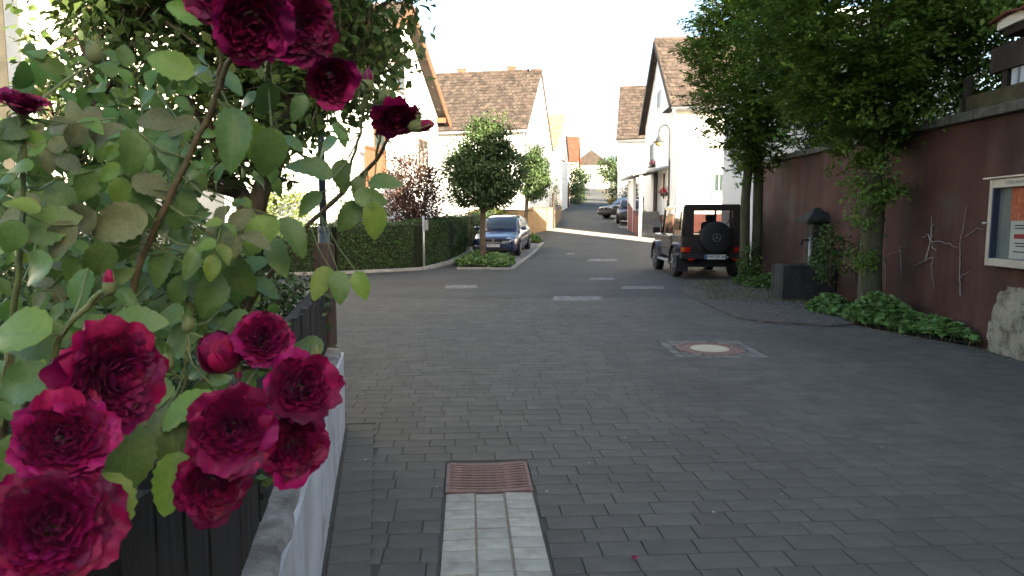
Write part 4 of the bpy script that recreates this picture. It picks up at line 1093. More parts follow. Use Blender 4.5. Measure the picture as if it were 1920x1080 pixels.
# loose stones on the gravel
pb = MB()
for i in range(2600):
    f = rnd.random(); y = 9.8 + 6.4 * f; x0 = 3.9 + .0 * y if y > 12 else 5.6 - (y - 9.8) * .75; x = rnd.uniform(max(x0, 3.6 + abs(y - 13.2) * .25), wall_x(y) - .05); r_ = rnd.uniform(.008, .024)
    a = rnd.uniform(0, 3); k = [Vector((math.cos(a + 1.57 * j) * r_, math.sin(a + 1.57 * j) * r_ * .8, 0)) for j in range(4)]; c = Vector((x, y, .03))
    pb.add([c + q for q in k] + [c + q * .55 + Vector((0, 0, r_ * .7)) for q in k], [(4, 5, 6, 7), (0, 1, 5, 4), (1, 2, 6, 5), (2, 3, 7, 6), (3, 0, 4, 7)])
pb.build('gravel', mat('gravel_stone', (.05, .047, .042), (.16, .15, .135), 30, .95, rand=.5), None, kind='stuff', label='loose grey stones scattered over the gravel bed', cat='gravel')
# ------------------------------------------------------------------ wheels and cars
def wheel(par, c, r, w, side):
    """axis along local x"""
    Mx = Matrix.Rotation(R(90), 3, 'Y')
    ty = MB(); ty.lathe([(r * .62, -w / 2), (r * .93, -w / 2), (r, -w * .36), (r, w * .36), (r * .93, w / 2), (r * .62, w / 2)], c, 24, Mx)
    wo = ty.build('wheel', M_tyre, par, 40)
    rm = MB(); s = side * w * .38
    rm.lathe([(r * .61, min(s, s - side * .05)), (r * .61, max(s, s - side * .05))], c, 20, Mx); rm.build('rim_barrel', M_black, wo, 40)
    sp = MB(); cx = c[0] + side * w * .42
    for k in range(5):
        a = 2 * math.pi * k / 5; d = Vector((0, math.cos(a), math.sin(a))); p = Vector((cx, c[1], c[2]))
        sp.bar(p, p + d * r * .6, r * .2, .03) if abs(d.z) < .99 else sp.bar(p, p + d * r * .6, .03, r * .2)
    Mr = Matrix.Rotation(R(90), 3, 'Y'); sp.lathe([(r * .18, -.02), (r * .18, .02)], (cx, c[1], c[2]), 12, Mr)
    sp.build('rim', M_rim, wo)
    rr = MB(); n = 24
    rr.ring([(r * .56, -.015), (r * .62, -.015), (r * .62, .015), (r * .56, .015)], (cx, c[1], c[2]), 24, Mr); rr.build('rim_edge', M_rim, wo, 40)

def text_obj(name, s, size, matl, par, loc, rot, depth=.002):
    cu = bpy.data.curves.new(name, 'FONT'); cu.body = s; cu.size = size; cu.extrude = depth; cu.align_x = 'CENTER'; cu.align_y = 'CENTER'
    cu.materials.append(matl)
    tmp = bpy.data.objects.new('tmp', cu); me = bpy.data.meshes.new_from_object(tmp); bpy.data.objects.remove(tmp)
    o = bpy.data.objects.new(name, me); COL.objects.link(o); o.parent = par; o.location = loc; o.rotation_euler = rot
    return o

def loft(m, secs):
    """secs: list of rings with equal counts"""
    n = len(secs[0]); b = len(m.v)
    for s in secs: m.v += [tuple(p) for p in s]
    for i in range(len(secs) - 1):
        for k in range(n): k2 = (k + 1) % n; m.f.append((b + i * n + k, b + i * n + k2, b + (i + 1) * n + k2, b + (i + 1) * n + k))
    m.f.append(tuple(b + k for k in range(n - 1, -1, -1))); e = b + (len(secs) - 1) * n; m.f.append(tuple(e + k for k in range(n)))

def hatchback(name, label, loc, rz, paint, plate=None, group=None):
    """front towards local -y; length 4.15, width 1.74, height 1.44"""
    t = thing(name, label, 'car', loc, rz, group)
    W = .865
    # lower body: sections along y with (half width, zlow, zbelt)
    S = [(-2.07, .60, .30, .60), (-2.03, .74, .22, .68), (-1.85, .82, .20, .745), (-1.4, W, .20, .80), (-.95, W, .20, .89), (-.6, W, .20, .93), (.6, W, .20, .945), (1.5, W, .20, .95), (1.85, .84, .22, .93), (2.04, .78, .30, .88), (2.08, .70, .36, .70)]
    def ring(y, w, zl, zb):
        h = zb - zl
        return [(-w * .93, y, zl), (w * .93, y, zl), (w * .985, y, zl + h * .15), (w, y, zl + h * .45), (w * .99, y, zl + h * .75), (w * .94, y, zl + h * .93), (w * .84, y, zb), (0, y, zb + .022), (-w * .84, y, zb), (-w * .94, y, zl + h * .93), (-w * .99, y, zl + h * .75), (-w, y, zl + h * .45), (-w * .985, y, zl + h * .15)]
    m = MB(); loft(m, [ring(*s) for s in S]); m.build('body', paint, t, 50)
    # cabin shell: roof and pillars
    zb, zr = .90, 1.44
    C = [(-.98, .70, .905, .70), (-.62, .70, 1.13, .655), (-.2, .68, 1.37, .60), (.05, .66, 1.425, .575), (.6, .66, 1.44, .575), (1.2, .66, 1.41, .57), (1.55, .67, 1.36, .57), (1.78, .69, 1.12, .63), (1.9, .70, .93, .68)]
    rings = []
    for y, wb, z, wt in C:
        rings.append([(-wb - .09, y, .88), (wb + .09, y, .88), (wt + .03, y, z - .06), (wt - .05, y, z), (0, y, z + .018), (-wt + .05, y, z), (-wt - .03, y, z - .06)])
    m = MB(); loft(m, rings); m.build('cabin', paint, t, 50)
    # glass panels, a little proud of the shell
    def pane(nm, P, off):
        o = Vector(off); m = MB(); P = [Vector(p) + o for p in P]; m.add(P, [tuple(range(len(P)))]); return m.build(nm, M_glass, t)
    pane('windscreen', [(-.70, -.93, .955), (.70, -.93, .955), (.58, -.22, 1.355), (-.58, -.22, 1.355)], (0, -.035, .045))
    pane('rear_window', [(.60, 1.84, 1.02), (-.60, 1.84, 1.02), (-.53, 1.60, 1.32), (.53, 1.60, 1.32)], (0, .03, .02))
    for s in (-1, 1):
        P = [(s * .775, -.72, .97), (s * .775, .35, .965), (s * .645, .35, 1.345), (s * .645, -.12, 1.335)]
        pane('side_window', P if s > 0 else P[::-1], (s * .022, 0, 0))
        P = [(s * .775, .43, .965), (s * .775, 1.45, .975), (s * .66, 1.3, 1.33), (s * .645, .43, 1.345)]
        pane('side_window', P if s > 0 else P[::-1], (s * .022, 0, 0))
        # head lamp: angled oval
        hl = MB(); hl.lathe([(.135, -.03), (.13, .02), (.10, .035), (.02, .04)], (0, 0, 0), 18, Matrix.Rotation(R(90), 3, 'X') @ Matrix.Diagonal((1.35, .8, 1)))
        o = hl.build('headlight', M_headlamp, t, True); o.location = (s * .58, -1.985, .615); o.rotation_euler = (R(-14), 0, R(s * 14))
        MB().cbox((s * .92, -.62, .99), (.2, .12, .13), .03).build('mirror', paint, t, 40)
        MB().cbox((s * .6, 2.045, .72), (.3, .07, .2), .02).build('tail_light', M_redlamp, t, 40)
        MB().cbox((s * .874, .1, .48), (.02, 2.2, .05), .008).build('side_strip', M_black, t)
        for y in (-1.27, 1.25):
            m = MB(); m.lathe([(.345, -.012), (.345, .012)], (s * (W - .004), y, .315), 24, Matrix.Rotation(R(90), 3, 'Y')); m.build('wheel_arch', M_black, t)
            wheel(t, (s * .80, y, .305), .305, .19, s)
    MB().cbox((0, -2.055, .625), (.72, .07, .105), .02).build('grille', M_black, t, 40)
    MB().cbox((0, -2.04, .36), (1.46, .16, .2), .05).build('bumper', paint, t, 40)
    MB().cbox((0, -2.12, .29), (1.0, .03, .07), .01).build('air_intake', M_black, t)
    em = MB(); em.ring([(.042, -.006), (.055, -.006), (.055, .006), (.042, .006)], (0, 0, 0), 20, Matrix.Rotation(R(90), 3, 'X'))
    for a, b in (((-.036, .028), (-.014, -.036)), ((-.014, -.036), (0, 0)), ((0, 0), (.014, -.036)), ((.014, -.036), (.036, .028)), ((-.014, .04), (0, .006)), ((0, .006), (.014, .04))):
        em.tube([(a[0], 0, a[1]), (b[0], 0, b[1])], .005, 5)
    o = em.build('emblem', M_rim, t); o.location = (0, -2.1, .63)
    if plate:
        p = MB().box((0, -2.13, .43), (.52, .014, .11)).build('number_plate', M_plate, t)
        MB().box((-.24, -2.139, .43), (.04, .004, .108)).build('plate_band', M_plateblue, p)
        text_obj('plate_text', plate, .10, M_ink, p, (.025, -2.139, .43), (R(90), 0, 0))
    MB().bar((-.45, -1.0, .975), (.1, -.86, 1.01), .02, .015).build('wiper', M_black, t)
    return t
hatchback('parked_hatchback', 'dark blue hatchback parked in the planted bay by the hedge', (-.33, 25.35, tz(25.3)), R(-9.5), M_blue, 'WW JK 70')
bpy.context.view_layer.update()
COL.objects['parked_hatchback'].rotation_euler = (R(2.6), 0, R(-9.5)); COL.objects['parked_hatchback'].scale = (.96, .96, .94)
hatchback('parked_car', 'black car nosing out of the pale forecourt below the brown roof house', (7.9, 45.0, tz(45)), R(-62), M_blackcar)
hatchback('parked_car', 'dark red car parked beside the porch of the stepped gable house', (7.1, 39.7, tz(39.7)), R(-8), M_darkred)

def offroader(loc, rz):
    """rear towards local -y; short wheelbase box body: length 3.95, width 1.70, height 1.95"""
    t = thing('parked_offroader', 'boxy dark brown off-road car parked with spare wheel on its rear door', 'car', loc, rz)
    W = .79
    # tub, bonnet, cabin frame
    MB().cbox((0, -.35, .80), (2 * W, 2.5, .62), .03).build('body', M_jeep, t, 40)
    MB().cbox((0, 1.45, .86), (1.48, 1.15, .50), .05).build('bonnet', M_jeep, t, 40)
    MB().box((0, .3, .50), (1.3, 3.5, .22)).build('chassis', M_black, t)
    MB().box((0, -1.15, .36), (1.2, .55, .16)).build('rear_axle', M_black, t)
    MB().hexa([(-.72, -1.58, 1.80), (.72, -1.58, 1.80), (.70, .72, 1.80), (-.70, .72, 1.80), (-.68, -1.55, 1.87), (.68, -1.55, 1.87), (.66, .60, 1.87), (-.66, .60, 1.87)]).build('roof', M_jeep, t, bevel=.02)
    # pillars and window frames
    def post(nm, a, b, w=.07, d=.07): return MB().bar(a, b, w, d).build(nm, M_jeep, t)
    for s in (-1, 1):
        MB().hexa([(s * .78, -1.6, 1.08), (s * .74, -1.6, 1.08), (s * .74, -.72, 1.08), (s * .78, -.72, 1.08), (s * .735, -1.57, 1.82), (s * .70, -1.57, 1.82), (s * .70, -.72, 1.82), (s * .735, -.72, 1.82)]).build('quarter_panel', M_jeep, t)
        MB().hexa([(s * .80, -1.40, 1.22), (s * .79, -1.40, 1.22), (s * .79, -.85, 1.22), (s * .80, -.85, 1.22), (s * .765, -1.40, 1.68), (s * .755, -1.40, 1.68), (s * .755, -.85, 1.68), (s * .765, -.85, 1.68)]).build('quarter_glass', M_glass, t)
        post('pillar', (s * .755, -.70, 1.08), (s * .715, -.70, 1.82)); post('pillar', (s * .755, .85, 1.08), (s * .70, .66, 1.82), .06, .06)
        post('window_rail', (s * .72, -.7, 1.795), (s * .70, .68, 1.795), .05, .06)
        MB().add([(s * .75, -.66, 1.11), (s * .75, .82, 1.11), (s * .705, .65, 1.77), (s * .715, -.66, 1.77)], [(0, 1, 2, 3)]).build('side_window', M_jeepglass, t)
        d = MB().cbox((s * (W + .008), .1, .80), (.02, 1.2, .52), .006).build('door', M_jeep, t)
        MB().cbox((s * (W + .03), -.38, .98), (.03, .14, .03), .006).build('handle', M_black, d)
        MB().cbox((s * (W + .012), -.3, .74), (.025, 2.4, .05), .008).build('side_strip', M_black, t)
        MB().cbox((s * .92, .88, 1.2), (.2, .1, .17), .02).build('mirror', M_black, t, 40); MB().bar((s * .78, .86, 1.13), (s * .86, .88, 1.16), .04, .03).build('mirror_arm', M_black, t)
        # wheel arches as flared bands
        for y in (-1.02, 1.38):
            m = MB(); sec = []
            for k in range(9):
                a = R(-10 + 200 * k / 8); ro, ri = .50, .44
                sec.append([(s * .70, y + ro * math.cos(a), .40 + ro * math.sin(a)), (s * .875, y + ro * .97 * math.cos(a), .40 + ro * .97 * math.sin(a)), (s * .875, y + ri * math.cos(a), .40 + ri * math.sin(a)), (s * .70, y + ri * math.cos(a), .40 + ri * math.sin(a))])
            loft(m, sec); m.build('fender', M_jeep, t, 40)
            m = MB(); m.lathe([(.43, -.03), (.43, .03)], (s * (W - .02), y, .42), 24, Matrix.Rotation(R(90), 3, 'Y')); m.build('wheel_well', M_black, t)
            wheel(t, (s * .74, y, .375), .365, .22, s)
        MB().bar((s * .82, -.5, .40), (s * .82, .85, .40), .12, .05).build('running_board', M_zinc, t)
        l = MB().cbox((s * .665, -1.615, .73), (.24, .05, .13), .012).build('tail_light', M_redlamp, t)
        MB().cbox((s * .735, -1.64, .73), (.08, .02, .11), .005).build('indicator', M_amber, l)
        MB().cbox((s * .55, -1.73, .50), (.16, .03, .07), .008).build('bumper_light', M_redlamp, t)
        MB().box((s * .72, -1.5, .38), (.3, .02, .42)).build('mud_flap', M_black, t)
        MB().lathe([(.1, 0), (.1, .03)], (s * .55, 2.03, .92), 16, Matrix.Rotation(R(-90), 3, 'X')).build('headlight', M_headlamp, t)
        MB().cbox((s * .60, 1.75, 1.14), (.13, .2, .07), .015).build('front_indicator', M_amber, t)
    # rear door with window opening
    rd = MB()
    for c, s_ in (((-.60, -1.605, 1.45), (.24, .05, .75)), ((.60, -1.605, 1.45), (.24, .05, .75)), ((0, -1.605, 1.765), (.96, .05, .115)), ((0, -1.605, .91), (1.44, .05, .40))): rd.box(c, s_)
    rd = rd.build('rear_door', M_jeep, t)
    MB().box((0, -1.60, 1.41), (.97, .01, .61)).build('rear_window', M_jeepglass, rd)
    MB().bar((.2, -1.63, 1.16), (.42, -1.63, 1.5), .02, .02).build('wiper', M_black, rd)
    MB().cbox((.63, -1.64, 1.2), (.05, .05, .16), .01).build('hinge', M_black, rd)
    MB().cbox((.63, -1.64, 1.62), (.05, .05, .1), .01).build('hinge', M_black, rd)
    # spare wheel in a black cover with star badge
    Mx = Matrix.Rotation(R(90), 3, 'X'); c = Vector((.03, -1.64, 1.04))
    sc = MB(); sc.lathe([(.34, 0), (.395, .03), (.40, .18), (.375, .225), (.33, .24), (.05, .245)], c, 36, Mx); sw = sc.build('spare_wheel_cover', M_black, t, 40)
    bd = MB(); q = c + Vector((0, -.25, 0)); bd.ring([(.092, -.004), (.105, -.004), (.105, .006), (.092, .006)], q, 28, Mx)
    for k in range(3):
        a = R(90 + 120 * k); tip = Vector((math.cos(a) * .095, 0, math.sin(a) * .095)); sd = Vector((-math.sin(a), 0, math.cos(a))) * .016
        bd.prism([q + sd, q + tip, q - sd, q - tip * .14], (0, -.006, 0))
    bd.build('star_emblem', mat('badge_grey', (.2, .2, .21), None, 4, .4, metal=.5), sw)
    # seats seen through the glass
    for s in (-.36, .36):
        st = MB().cbox((s, -.05, 1.12), (.48, .16, .62), .05).build('seat', M_black, t, 40); MB().cbox((s, -.07, 1.53), (.26, .1, .2), .03).build('headrest', M_black, st, 40)
    MB().cbox((-.36, .62, 1.15), (.36, .05, .36), .02).build('steering_wheel', M_black, t)
    MB().box((0, .78, 1.05), (1.4, .25, .16)).build('dashboard', M_black, t)
    MB().add([(-.68, .86, 1.13), (.68, .86, 1.13), (.64, .68, 1.78), (-.64, .68, 1.78)], [(0, 1, 2, 3)]).build('windscreen', M_jeepglass, t)
    MB().cbox((0, -1.68, .56), (1.62, .14, .13), .02).build('bumper', M_black, t, 40)
    MB().cbox((0, 2.08, .56), (1.6, .14, .16), .02).build('front_bumper', M_black, t, 40)
    MB().cbox((0, 2.03, .86), (.8, .04, .26), .01).build('grille', M_black, t)
    p = MB().box((.04, -1.765, .555), (.52, .012, .115), 0).build('number_plate', M_plate, t)
    MB().box((-.195, -1.773, .555), (.05, .004, .113)).build('plate_band', M_plateblue, p)
    text_obj('plate_text', 'WW DP 300', .098, M_ink, p, (.065, -1.773, .555), (R(90), 0, 0))
    MB().tube([(.33, -1.6, .47), (.33, -1.78, .47), (.33, -1.82, .5), (.33, -1.82, .53)], .02, 8).build('tow_bar', M_black, t, True)
    MB().lathe([(.001, -.03), (.025, -.01), (.025, .01), (.001, .03)], (.33, -1.82, .55), 12).build('tow_ball', M_zinc, t, True)
    return t
offroader((5.07, 18.35, tz(18.35)), R(-1.0))

shrub('wall_top_shrub', 'dark bushy shrub growing behind the top of the red wall', (6.75, 14.0, 3.5), (.75, 1.3, 1.0), 6000, 130, .09, M_conifer, .14)
# ------------------------------------------------------------------ middle ground: hedge, signs, street trees
def hedge(name, label, line, w, h, n):
    t = thing(name, label, 'hedge', (line[0][0], line[0][1], 0))
    core = MB(); P = []; D = []; Nn = []
    segs = list(zip(line[:-1], line[1:])); Ls = [math.hypot(b[0] - a[0], b[1] - a[1]) for a, b in segs]
    for (a, b), L in zip(segs, Ls):
        a, b = Vector((*a, 0)), Vector((*b, 0)); d = (b - a).normalized(); s = Vector((-d.y, d.x, 0))
        za, zb = tz(a.y), tz(b.y); ww = w / 2 - .08
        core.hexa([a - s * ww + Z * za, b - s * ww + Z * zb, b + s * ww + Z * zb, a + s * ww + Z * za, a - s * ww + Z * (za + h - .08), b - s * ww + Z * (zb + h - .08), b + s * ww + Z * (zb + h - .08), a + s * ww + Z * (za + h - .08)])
        k = int(n * L / sum(Ls))
        for i in range(k):
            u = rnd.uniform(-.02, L + .02); p = a + d * u; z0 = tz(p.y); f = rnd.random()
            bul = .05 * math.sin(u * 1.9) + .03 * math.sin(u * 4.3 + 1)
            if f < .30: off, zz, nn = rnd.uniform(-w / 2, w / 2), h + rnd.gauss(0, .025) + .03 * math.sin(u * 2.7), Z
            elif f < .9: sgn = -1; off, zz, nn = sgn * (w / 2 + bul + rnd.gauss(0, .025)), h * rnd.uniform(.03, 1), s * sgn
            else: off, zz, nn = w / 2 + bul, h * rnd.random(), s
            q = p + s * off + Z * (z0 + zz); P.append(q); nn = nn + Vector((rnd.gauss(0, .3), rnd.gauss(0, .3), .3)); Nn.append(nn); D.append((rnd.gauss(0, 1), rnd.gauss(0, 1), rnd.gauss(0, .8)))
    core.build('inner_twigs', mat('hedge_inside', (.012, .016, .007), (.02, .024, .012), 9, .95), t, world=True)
    leaf_mesh('foliage', P, D, [rnd.uniform(.04, .075) for _ in P], M_hedge, t, .6, N=Nn)
    return t
hedge('clipped_hedge', 'clipped dark green hedge lining the garden corner behind a pale kerb', [(-11.5, 17.75), (-5.1, 18.9), (-3.15, 20.3), (-2.45, 22.6), (-2.1, 25.6)], .85, 1.36, 26000)
hedge('clipped_hedge', 'short sunlit piece of hedge behind the blue hatchback', [(-1.95, 27.2), (-1.1, 30.2)], .7, 1.3, 2600)
# sign post
sp = thing('sign_post', 'thin grey metal sign post with small plate before the hedge', 'sign post', (-2.62, 19.9, tz(19.9)))
MB().tube([(-2.62, 19.75, 0), (-2.62, 19.75, 1.62)], .032, 8).build('post', M_zinc, sp, True, True)
MB().box((-2.54, 19.72, 1.35), (.14, .02, .3), R(40)).build('plate', M_grey_metal, sp, world=True)
# street trees
def dome(z): return 1.0 if z < 0 else 1 - .45 * z * z
tree('street_tree', 'round-headed street tree on a slim trunk in front of the blue hatchback', (-.93, 21, tz(21)),
     [(-.93, 21, 0), (-.93, 21, .8), (-.92, 21, 1.5), (-.9, 21, 2.2), (-.88, 21, 3.2)], [.11, .095, .09, .08, .04],
     (-.87, 21, 3.05), (1.28, 1.2, 1.5), 21000, 380, .13, .105, M_maple, M_bark, 9, .55, .3, shape=dome, zflat=-.72,
     crown_extra=[((-.45, 20.9, 4.3), (.5, .5, .5), 700, 30, .12, .09)])
tree('street_tree', 'smaller round street tree beyond the blue hatchback near the tan wall', (.62, 30, tz(30)),
     [(.62, 30, .4), (.62, 30, 1.6), (.68, 30, 2.4), (.8, 30, 3.3)], [.10, .09, .08, .04],
     (.95, 30, 3.55), (.82, .85, 1.3), 9000, 180, .13, .12, M_maple, M_bark, 7, .55, .3, shape=dome, zflat=-.85)
cover('planting', 'leafy ground plants round the slim street tree trunk', [(-1.55, 20.0), (-.1, 19.75), (.15, 21.4), (-1.5, 22.0), (-1.85, 21.0)], 1700, .42, .10, M_cover, cat='planting')
cover('planting', 'small green tuft at the end of the parking bay', [(.75, 28.6), (1.2, 28.4), (1.35, 29.6), (.7, 29.8)], 420, .4, .1, M_ivy, cat='planting')
# copper shrub and others behind the hedge
shrub('copper_shrub', 'red-brown leaved shrub rising behind the hedge by the sign post', (-3.35, 23.0, 2.3), (1.2, 1.0, 1.8), 6500, 200, .11, M_red_leaf, .17, shell=.2, stems=14)
shrub('garden_shrub', 'bright yellow-green shrub standing behind the hedge', (-7.2, 20.9, 1.75), (1.1, .9, 1.3), 2600, 90, .10, M_bright, .16)
shrub('garden_shrub', 'grey-green shrub behind the hedge below the balcony', (-4.55, 20.9, 1.35), (.75, .6, .75), 1800, 60, .08, M_pale_shrub, .12)
shrub('garden_shrub', 'dark green shrub with fine leaves behind the hedge under the balcony', (-5.3, 21.3, 1.6), (.7, .7, 1.0), 1800, 60, .08, M_shrub, .13)
shrub('garden_shrub', 'yellow sunlit shrub behind the hatchback roof', (-.75, 31.2, 1.6), (.8, .7, .75), 1600, 50, .1, M_bright, .14)
# tan wall and timber gate at the left of the lane
tw_ = thing('tan_garden_wall', 'low tan rendered garden wall rising along the lane', 'wall', (1.5, 35, tz(35)))
pl = [(-.6, 31.2), (.9, 33.2), (2.15, 36.2), (3.1, 44)]
for (a, b) in zip(pl[:-1], pl[1:]):
    a, b = Vector((*a, 0)), Vector((*b, 0)); d = (b - a).normalized(); s = Vector((-d.y, d.x, 0)) * .13
    za, zb = tz(a.y), tz(b.y); hh_ = 1.25 if a.y < 36 else .95
    MB().hexa([a - s + Z * (za - .4), b - s + Z * (zb - .4), b + s + Z * (zb - .4), a + s + Z * (za - .4), a - s + Z * (za + hh_), b - s + Z * (zb + hh_ - .15), b + s + Z * (zb + hh_ - .15), a + s + Z * (za + hh_)]).build('wall_panel', M_tan, tw_, world=True)
    s2 = s * 1.25
    MB().hexa([a - s2 + Z * (za + hh_ + .003), b - s2 + Z * (zb + hh_ - .147), b + s2 + Z * (zb + hh_ - .147), a + s2 + Z * (za + hh_ + .003), a - s2 + Z * (za + hh_ + .06), b - s2 + Z * (zb + hh_ - .09), b + s2 + Z * (zb + hh_ - .09), a + s2 + Z * (za + hh_ + .06)]).build('wall_cap', M_coping, tw_, world=True)
gt = thing('timber_gate', 'orange-brown timber gate beside the low tan wall', 'gate', (-.9, 31.2, tz(31)))
for i in range(12):
    x = -2.0 + .115 * i; MB().box((x, 31.35, tz(31.35) + .68), (.105, .025, 1.25 + .02 * (i % 3))).build('gate_board', M_oak, gt, world=True)
for z in (.3, 1.05): MB().box((-1.37, 31.385, tz(31.35) + z), (1.4, .04, .09)).build('gate_rail', M_oak, gt, world=True)
# sunlit pole at the house corner
pp = thing('dark_pole', 'dark slim pole at the bend of the tan garden wall', 'pole', (2.2, 36.0, tz(36)))
MB().tube([(2.22, 36.0, .6), (2.22, 36.0, 2.9)], .07, 8).build('shaft', M_darkwood, pp, True, True); MB().lathe([(.09, 0), (.09, .04), (.02, .08)], (2.22, 36.0, 2.9), 10).build('cap', M_darkwood, pp, world=True)
# plants further up the lane
shrub('lane_shrub', 'tall green shrub growing at the roadside below the red verge house', (6.0, 66, 5.0), (1.3, 1.6, 2.4), 2200, 70, .22, M_shrub, .3)
shrub('lane_shrub', 'narrow upright green shrub beside the lane next to the far houses', (7.3, 71, 5.4), (1.0, 1.2, 2.3), 1600, 50, .22, M_shrub, .28)
shrub('lane_shrub', 'sunlit lime-green shrub on the small yellow house corner', (3.1, 47.5, 3.0), (.35, .5, 1.6), 700, 30, .13, M_bright, .14)
tree('spruce_tree', 'dark ragged conifer beyond the brown roof house', (12.6, 72, tz(72)), [(12.6, 72, 3), (12.6, 72, 6), (12.6, 72, 9.6)], [.22, .15, .04],
     (12.6, 72, 6.8), (2.0, 2.0, 4.2), 5000, 110, .3, .26, M_conifer, M_bark, 8, .5, .3, shape=lambda z: .25 + .75 * (1 - z) / 2, cat='tree')
shrub('lane_shrub', 'lime-green bush between conifer and brown roof house', (10.3, 61, 5.0), (.7, .9, 2.3), 1500, 50, .2, M_bright, .25)
shrub('lane_shrub', 'broad dark green bush at the lane edge under the conifer', (10.6, 64, 4.1), (1.5, 1.8, 2.0), 2600, 80, .2, M_shrub, .3)
shrub('lane_shrub', 'dark green bush behind the black car below brown roof house', (8.2, 46.9, 2.9), (.9, .7, 1.5), 2000, 60, .15, M_conifer, .2)
shrub('lane_shrub', 'yellow flowering bush at the corner of brown roof house', (7.05, 47.3, 2.55), (.35, .4, .5), 700, 26, .11, mat('yellow_flower', (.16, .13, .02), (.22, .19, .04), 5, .7, rand=.3, trans=.2), .1)
tree('far_tree', 'far green tree where the lane tops out', (19, 128, tz(128)), [(19, 128, 6), (19, 128, 9), (19, 128, 12)], [.3, .2, .08], (19, 128, 11), (3.2, 3, 3.2), 3000, 90, .45, .4, M_maple, M_bark, 7, .5, .3)
# street lamp by the gable house
M_dgrey = mat('dull_grey_paint', (.03, .031, .03), (.045, .046, .044), 4, .6)
lp = thing('street_lamp', 'grey gooseneck street lamp with flat yellowed shade before the gable house', 'street lamp', (6.55, 28, tz(28)))
bz = tz(28); pts = [(6.55, 28, bz - .1), (6.55, 28, bz + 1.2), (6.55, 28, 5.1)]
for k in range(1, 9):
    a = math.pi * k / 9; pts.append((6.55 - .23 + .23 * math.cos(a), 28, 5.1 + .33 * math.sin(a)))
pts += [(6.09, 28, 5.05), (6.09, 28, 4.88)]
MB().tube(pts, [.055, .05, .04] + [.035] * (len(pts) - 3), 8).build('pole', M_dgrey, lp, True, True)
MB().lathe([(.05, .2), (.1, .12), (.13, .02), (.25, -.02), (.25, -.04)], (6.09, 28, 4.76), 18).build('lamp_shade', M_dgrey, lp, True, True)
MB().lathe([(.17, 0), (.15, -.08), (.06, -.14)], (6.09, 28, 4.72), 16).build('bulb_cover', mat('yellowed_glass', (.5, .42, .16), None, 4, .3, trans=.3), lp, True, True)
# wires on the roof of the gable house etc.
aerial('roof_aerial', 'small dark aerial above the roof of stepped gable house', (9.6, 34.2, 10.4), 1.5, 3)

# ------------------------------------------------------------------ garden wall, fence, lamp post
gw = thing('garden_wall', 'low white-painted garden wall with chipped concrete top', 'wall', (-.7, 2, 0))
m = MB(); n = 16; H = .54
def gpt(y, dx, z): return (gwall_x(y) + dx, y, z)
for i in range(n + 1):
    y = -.6 + (GW_END + .6) * i / n
    b = .012 * math.sin(y * 3.1)
    m.v += [gpt(y, .0, -.1), gpt(y, .0 + b * .5, .25), gpt(y, 0 + b * .4, H), gpt(y, -.19, H), gpt(y, -.19, -.1)]
for i in range(n):
    for k in range(4): a = i * 5 + k; m.f.append((a, a + 1, a + 6, a + 5))
m.f += [(0, 4, 3, 2, 1), tuple(n * 5 + k for k in range(5))]
M_gwall = mat('blue_white_paint', (.36, .395, .43), (.47, .5, .53), 3, .85, .25, 30)
add_streaks(M_gwall, (.2, .2, .17), (5, 5, 1.2), .6, .5, .7)
add_streaks(M_gwall, (.12, .11, .09), (2, 2, 9), .5, .6, .72)
m.build('wall_body', M_gwall, gw, world=True)
M_cap = mat('weathered_concrete', (.085, .085, .08), (.26, .26, .245), 9, .95, .7, 40, c3=(.16, .16, .15), detail=10)
q = random.Random(12); m = MB(); n = 60
for i in range(n + 1):
    y = -.6 + (GW_END + .62) * i / n; e = q.uniform(-.014, .004)
    m.v += [gpt(y, -.005 + e, H + .003), gpt(y, -.018 + e, H + .03), gpt(y, -.20, H + .034), gpt(y, -.20, H + .003)]
for i in range(n):
    for k in range(4): a = i * 4 + k; b = i * 4 + (k + 1) % 4; m.f.append((a, b, b + 4, a + 4))
m.f += [(3, 2, 1, 0), tuple(n * 4 + k for k in range(4))]
m.build('coping', M_cap, gw, world=True)
fe = thing('plank_fence', 'dark weathered plank fence on the low white garden wall', 'fence', (-.7, 2, .6))
FD = Vector((-.19, 1, 0)).normalized(); FA = math.atan2(FD.x, FD.y)
def fpt(y, off, z): return Vector((gwall_x(y) - .09 - .006 * (y - 2) + off, y, z))
y = -.35; i = 0
while y < 4.36:
    w_ = rnd.uniform(.125, .155); top = 1.12 - .03 * y + rnd.uniform(-.02, .02)
    a = fpt(y, 0, 0); b = fpt(y + w_ - .014, 0, 0); s = Vector((.011, .002, 0)); ln = rnd.uniform(-.01, .01); dz = rnd.uniform(-.015, .015)
    off = Vector((rnd.uniform(-.004, .004), 0, 0))
    a += off; b += off; L_ = FD * ln
    MB().hexa([a - s + Z * .615, a + s + Z * .615, b + s + Z * .615, b - s + Z * .615, a - s + L_ + Z * (top + dz), a + s + L_ + Z * (top + dz), b + s + L_ + Z * (top - dz), b - s + L_ + Z * (top - dz)]).build('plank', M_fence, fe, world=True)
    y += w_; i += 1
for z in (.72, 1.0): MB().bar(fpt(-.35, -.045, z), fpt(4.4, -.045, z - .02), .05, .07).build('rail', M_fence, fe, world=True)
for yy in (.2, 2.4): MB().bar(fpt(yy, -.1, .5), fpt(yy, -.1, 1.05), .08, .08).build('fence_post', M_postwood, fe, world=True)
p = fpt(4.5, .0, .6)
MB().cbox((p.x, p.y, .96), (.115, .115, .71), .012, FA).build('end_post', M_postwood, fe, world=True)
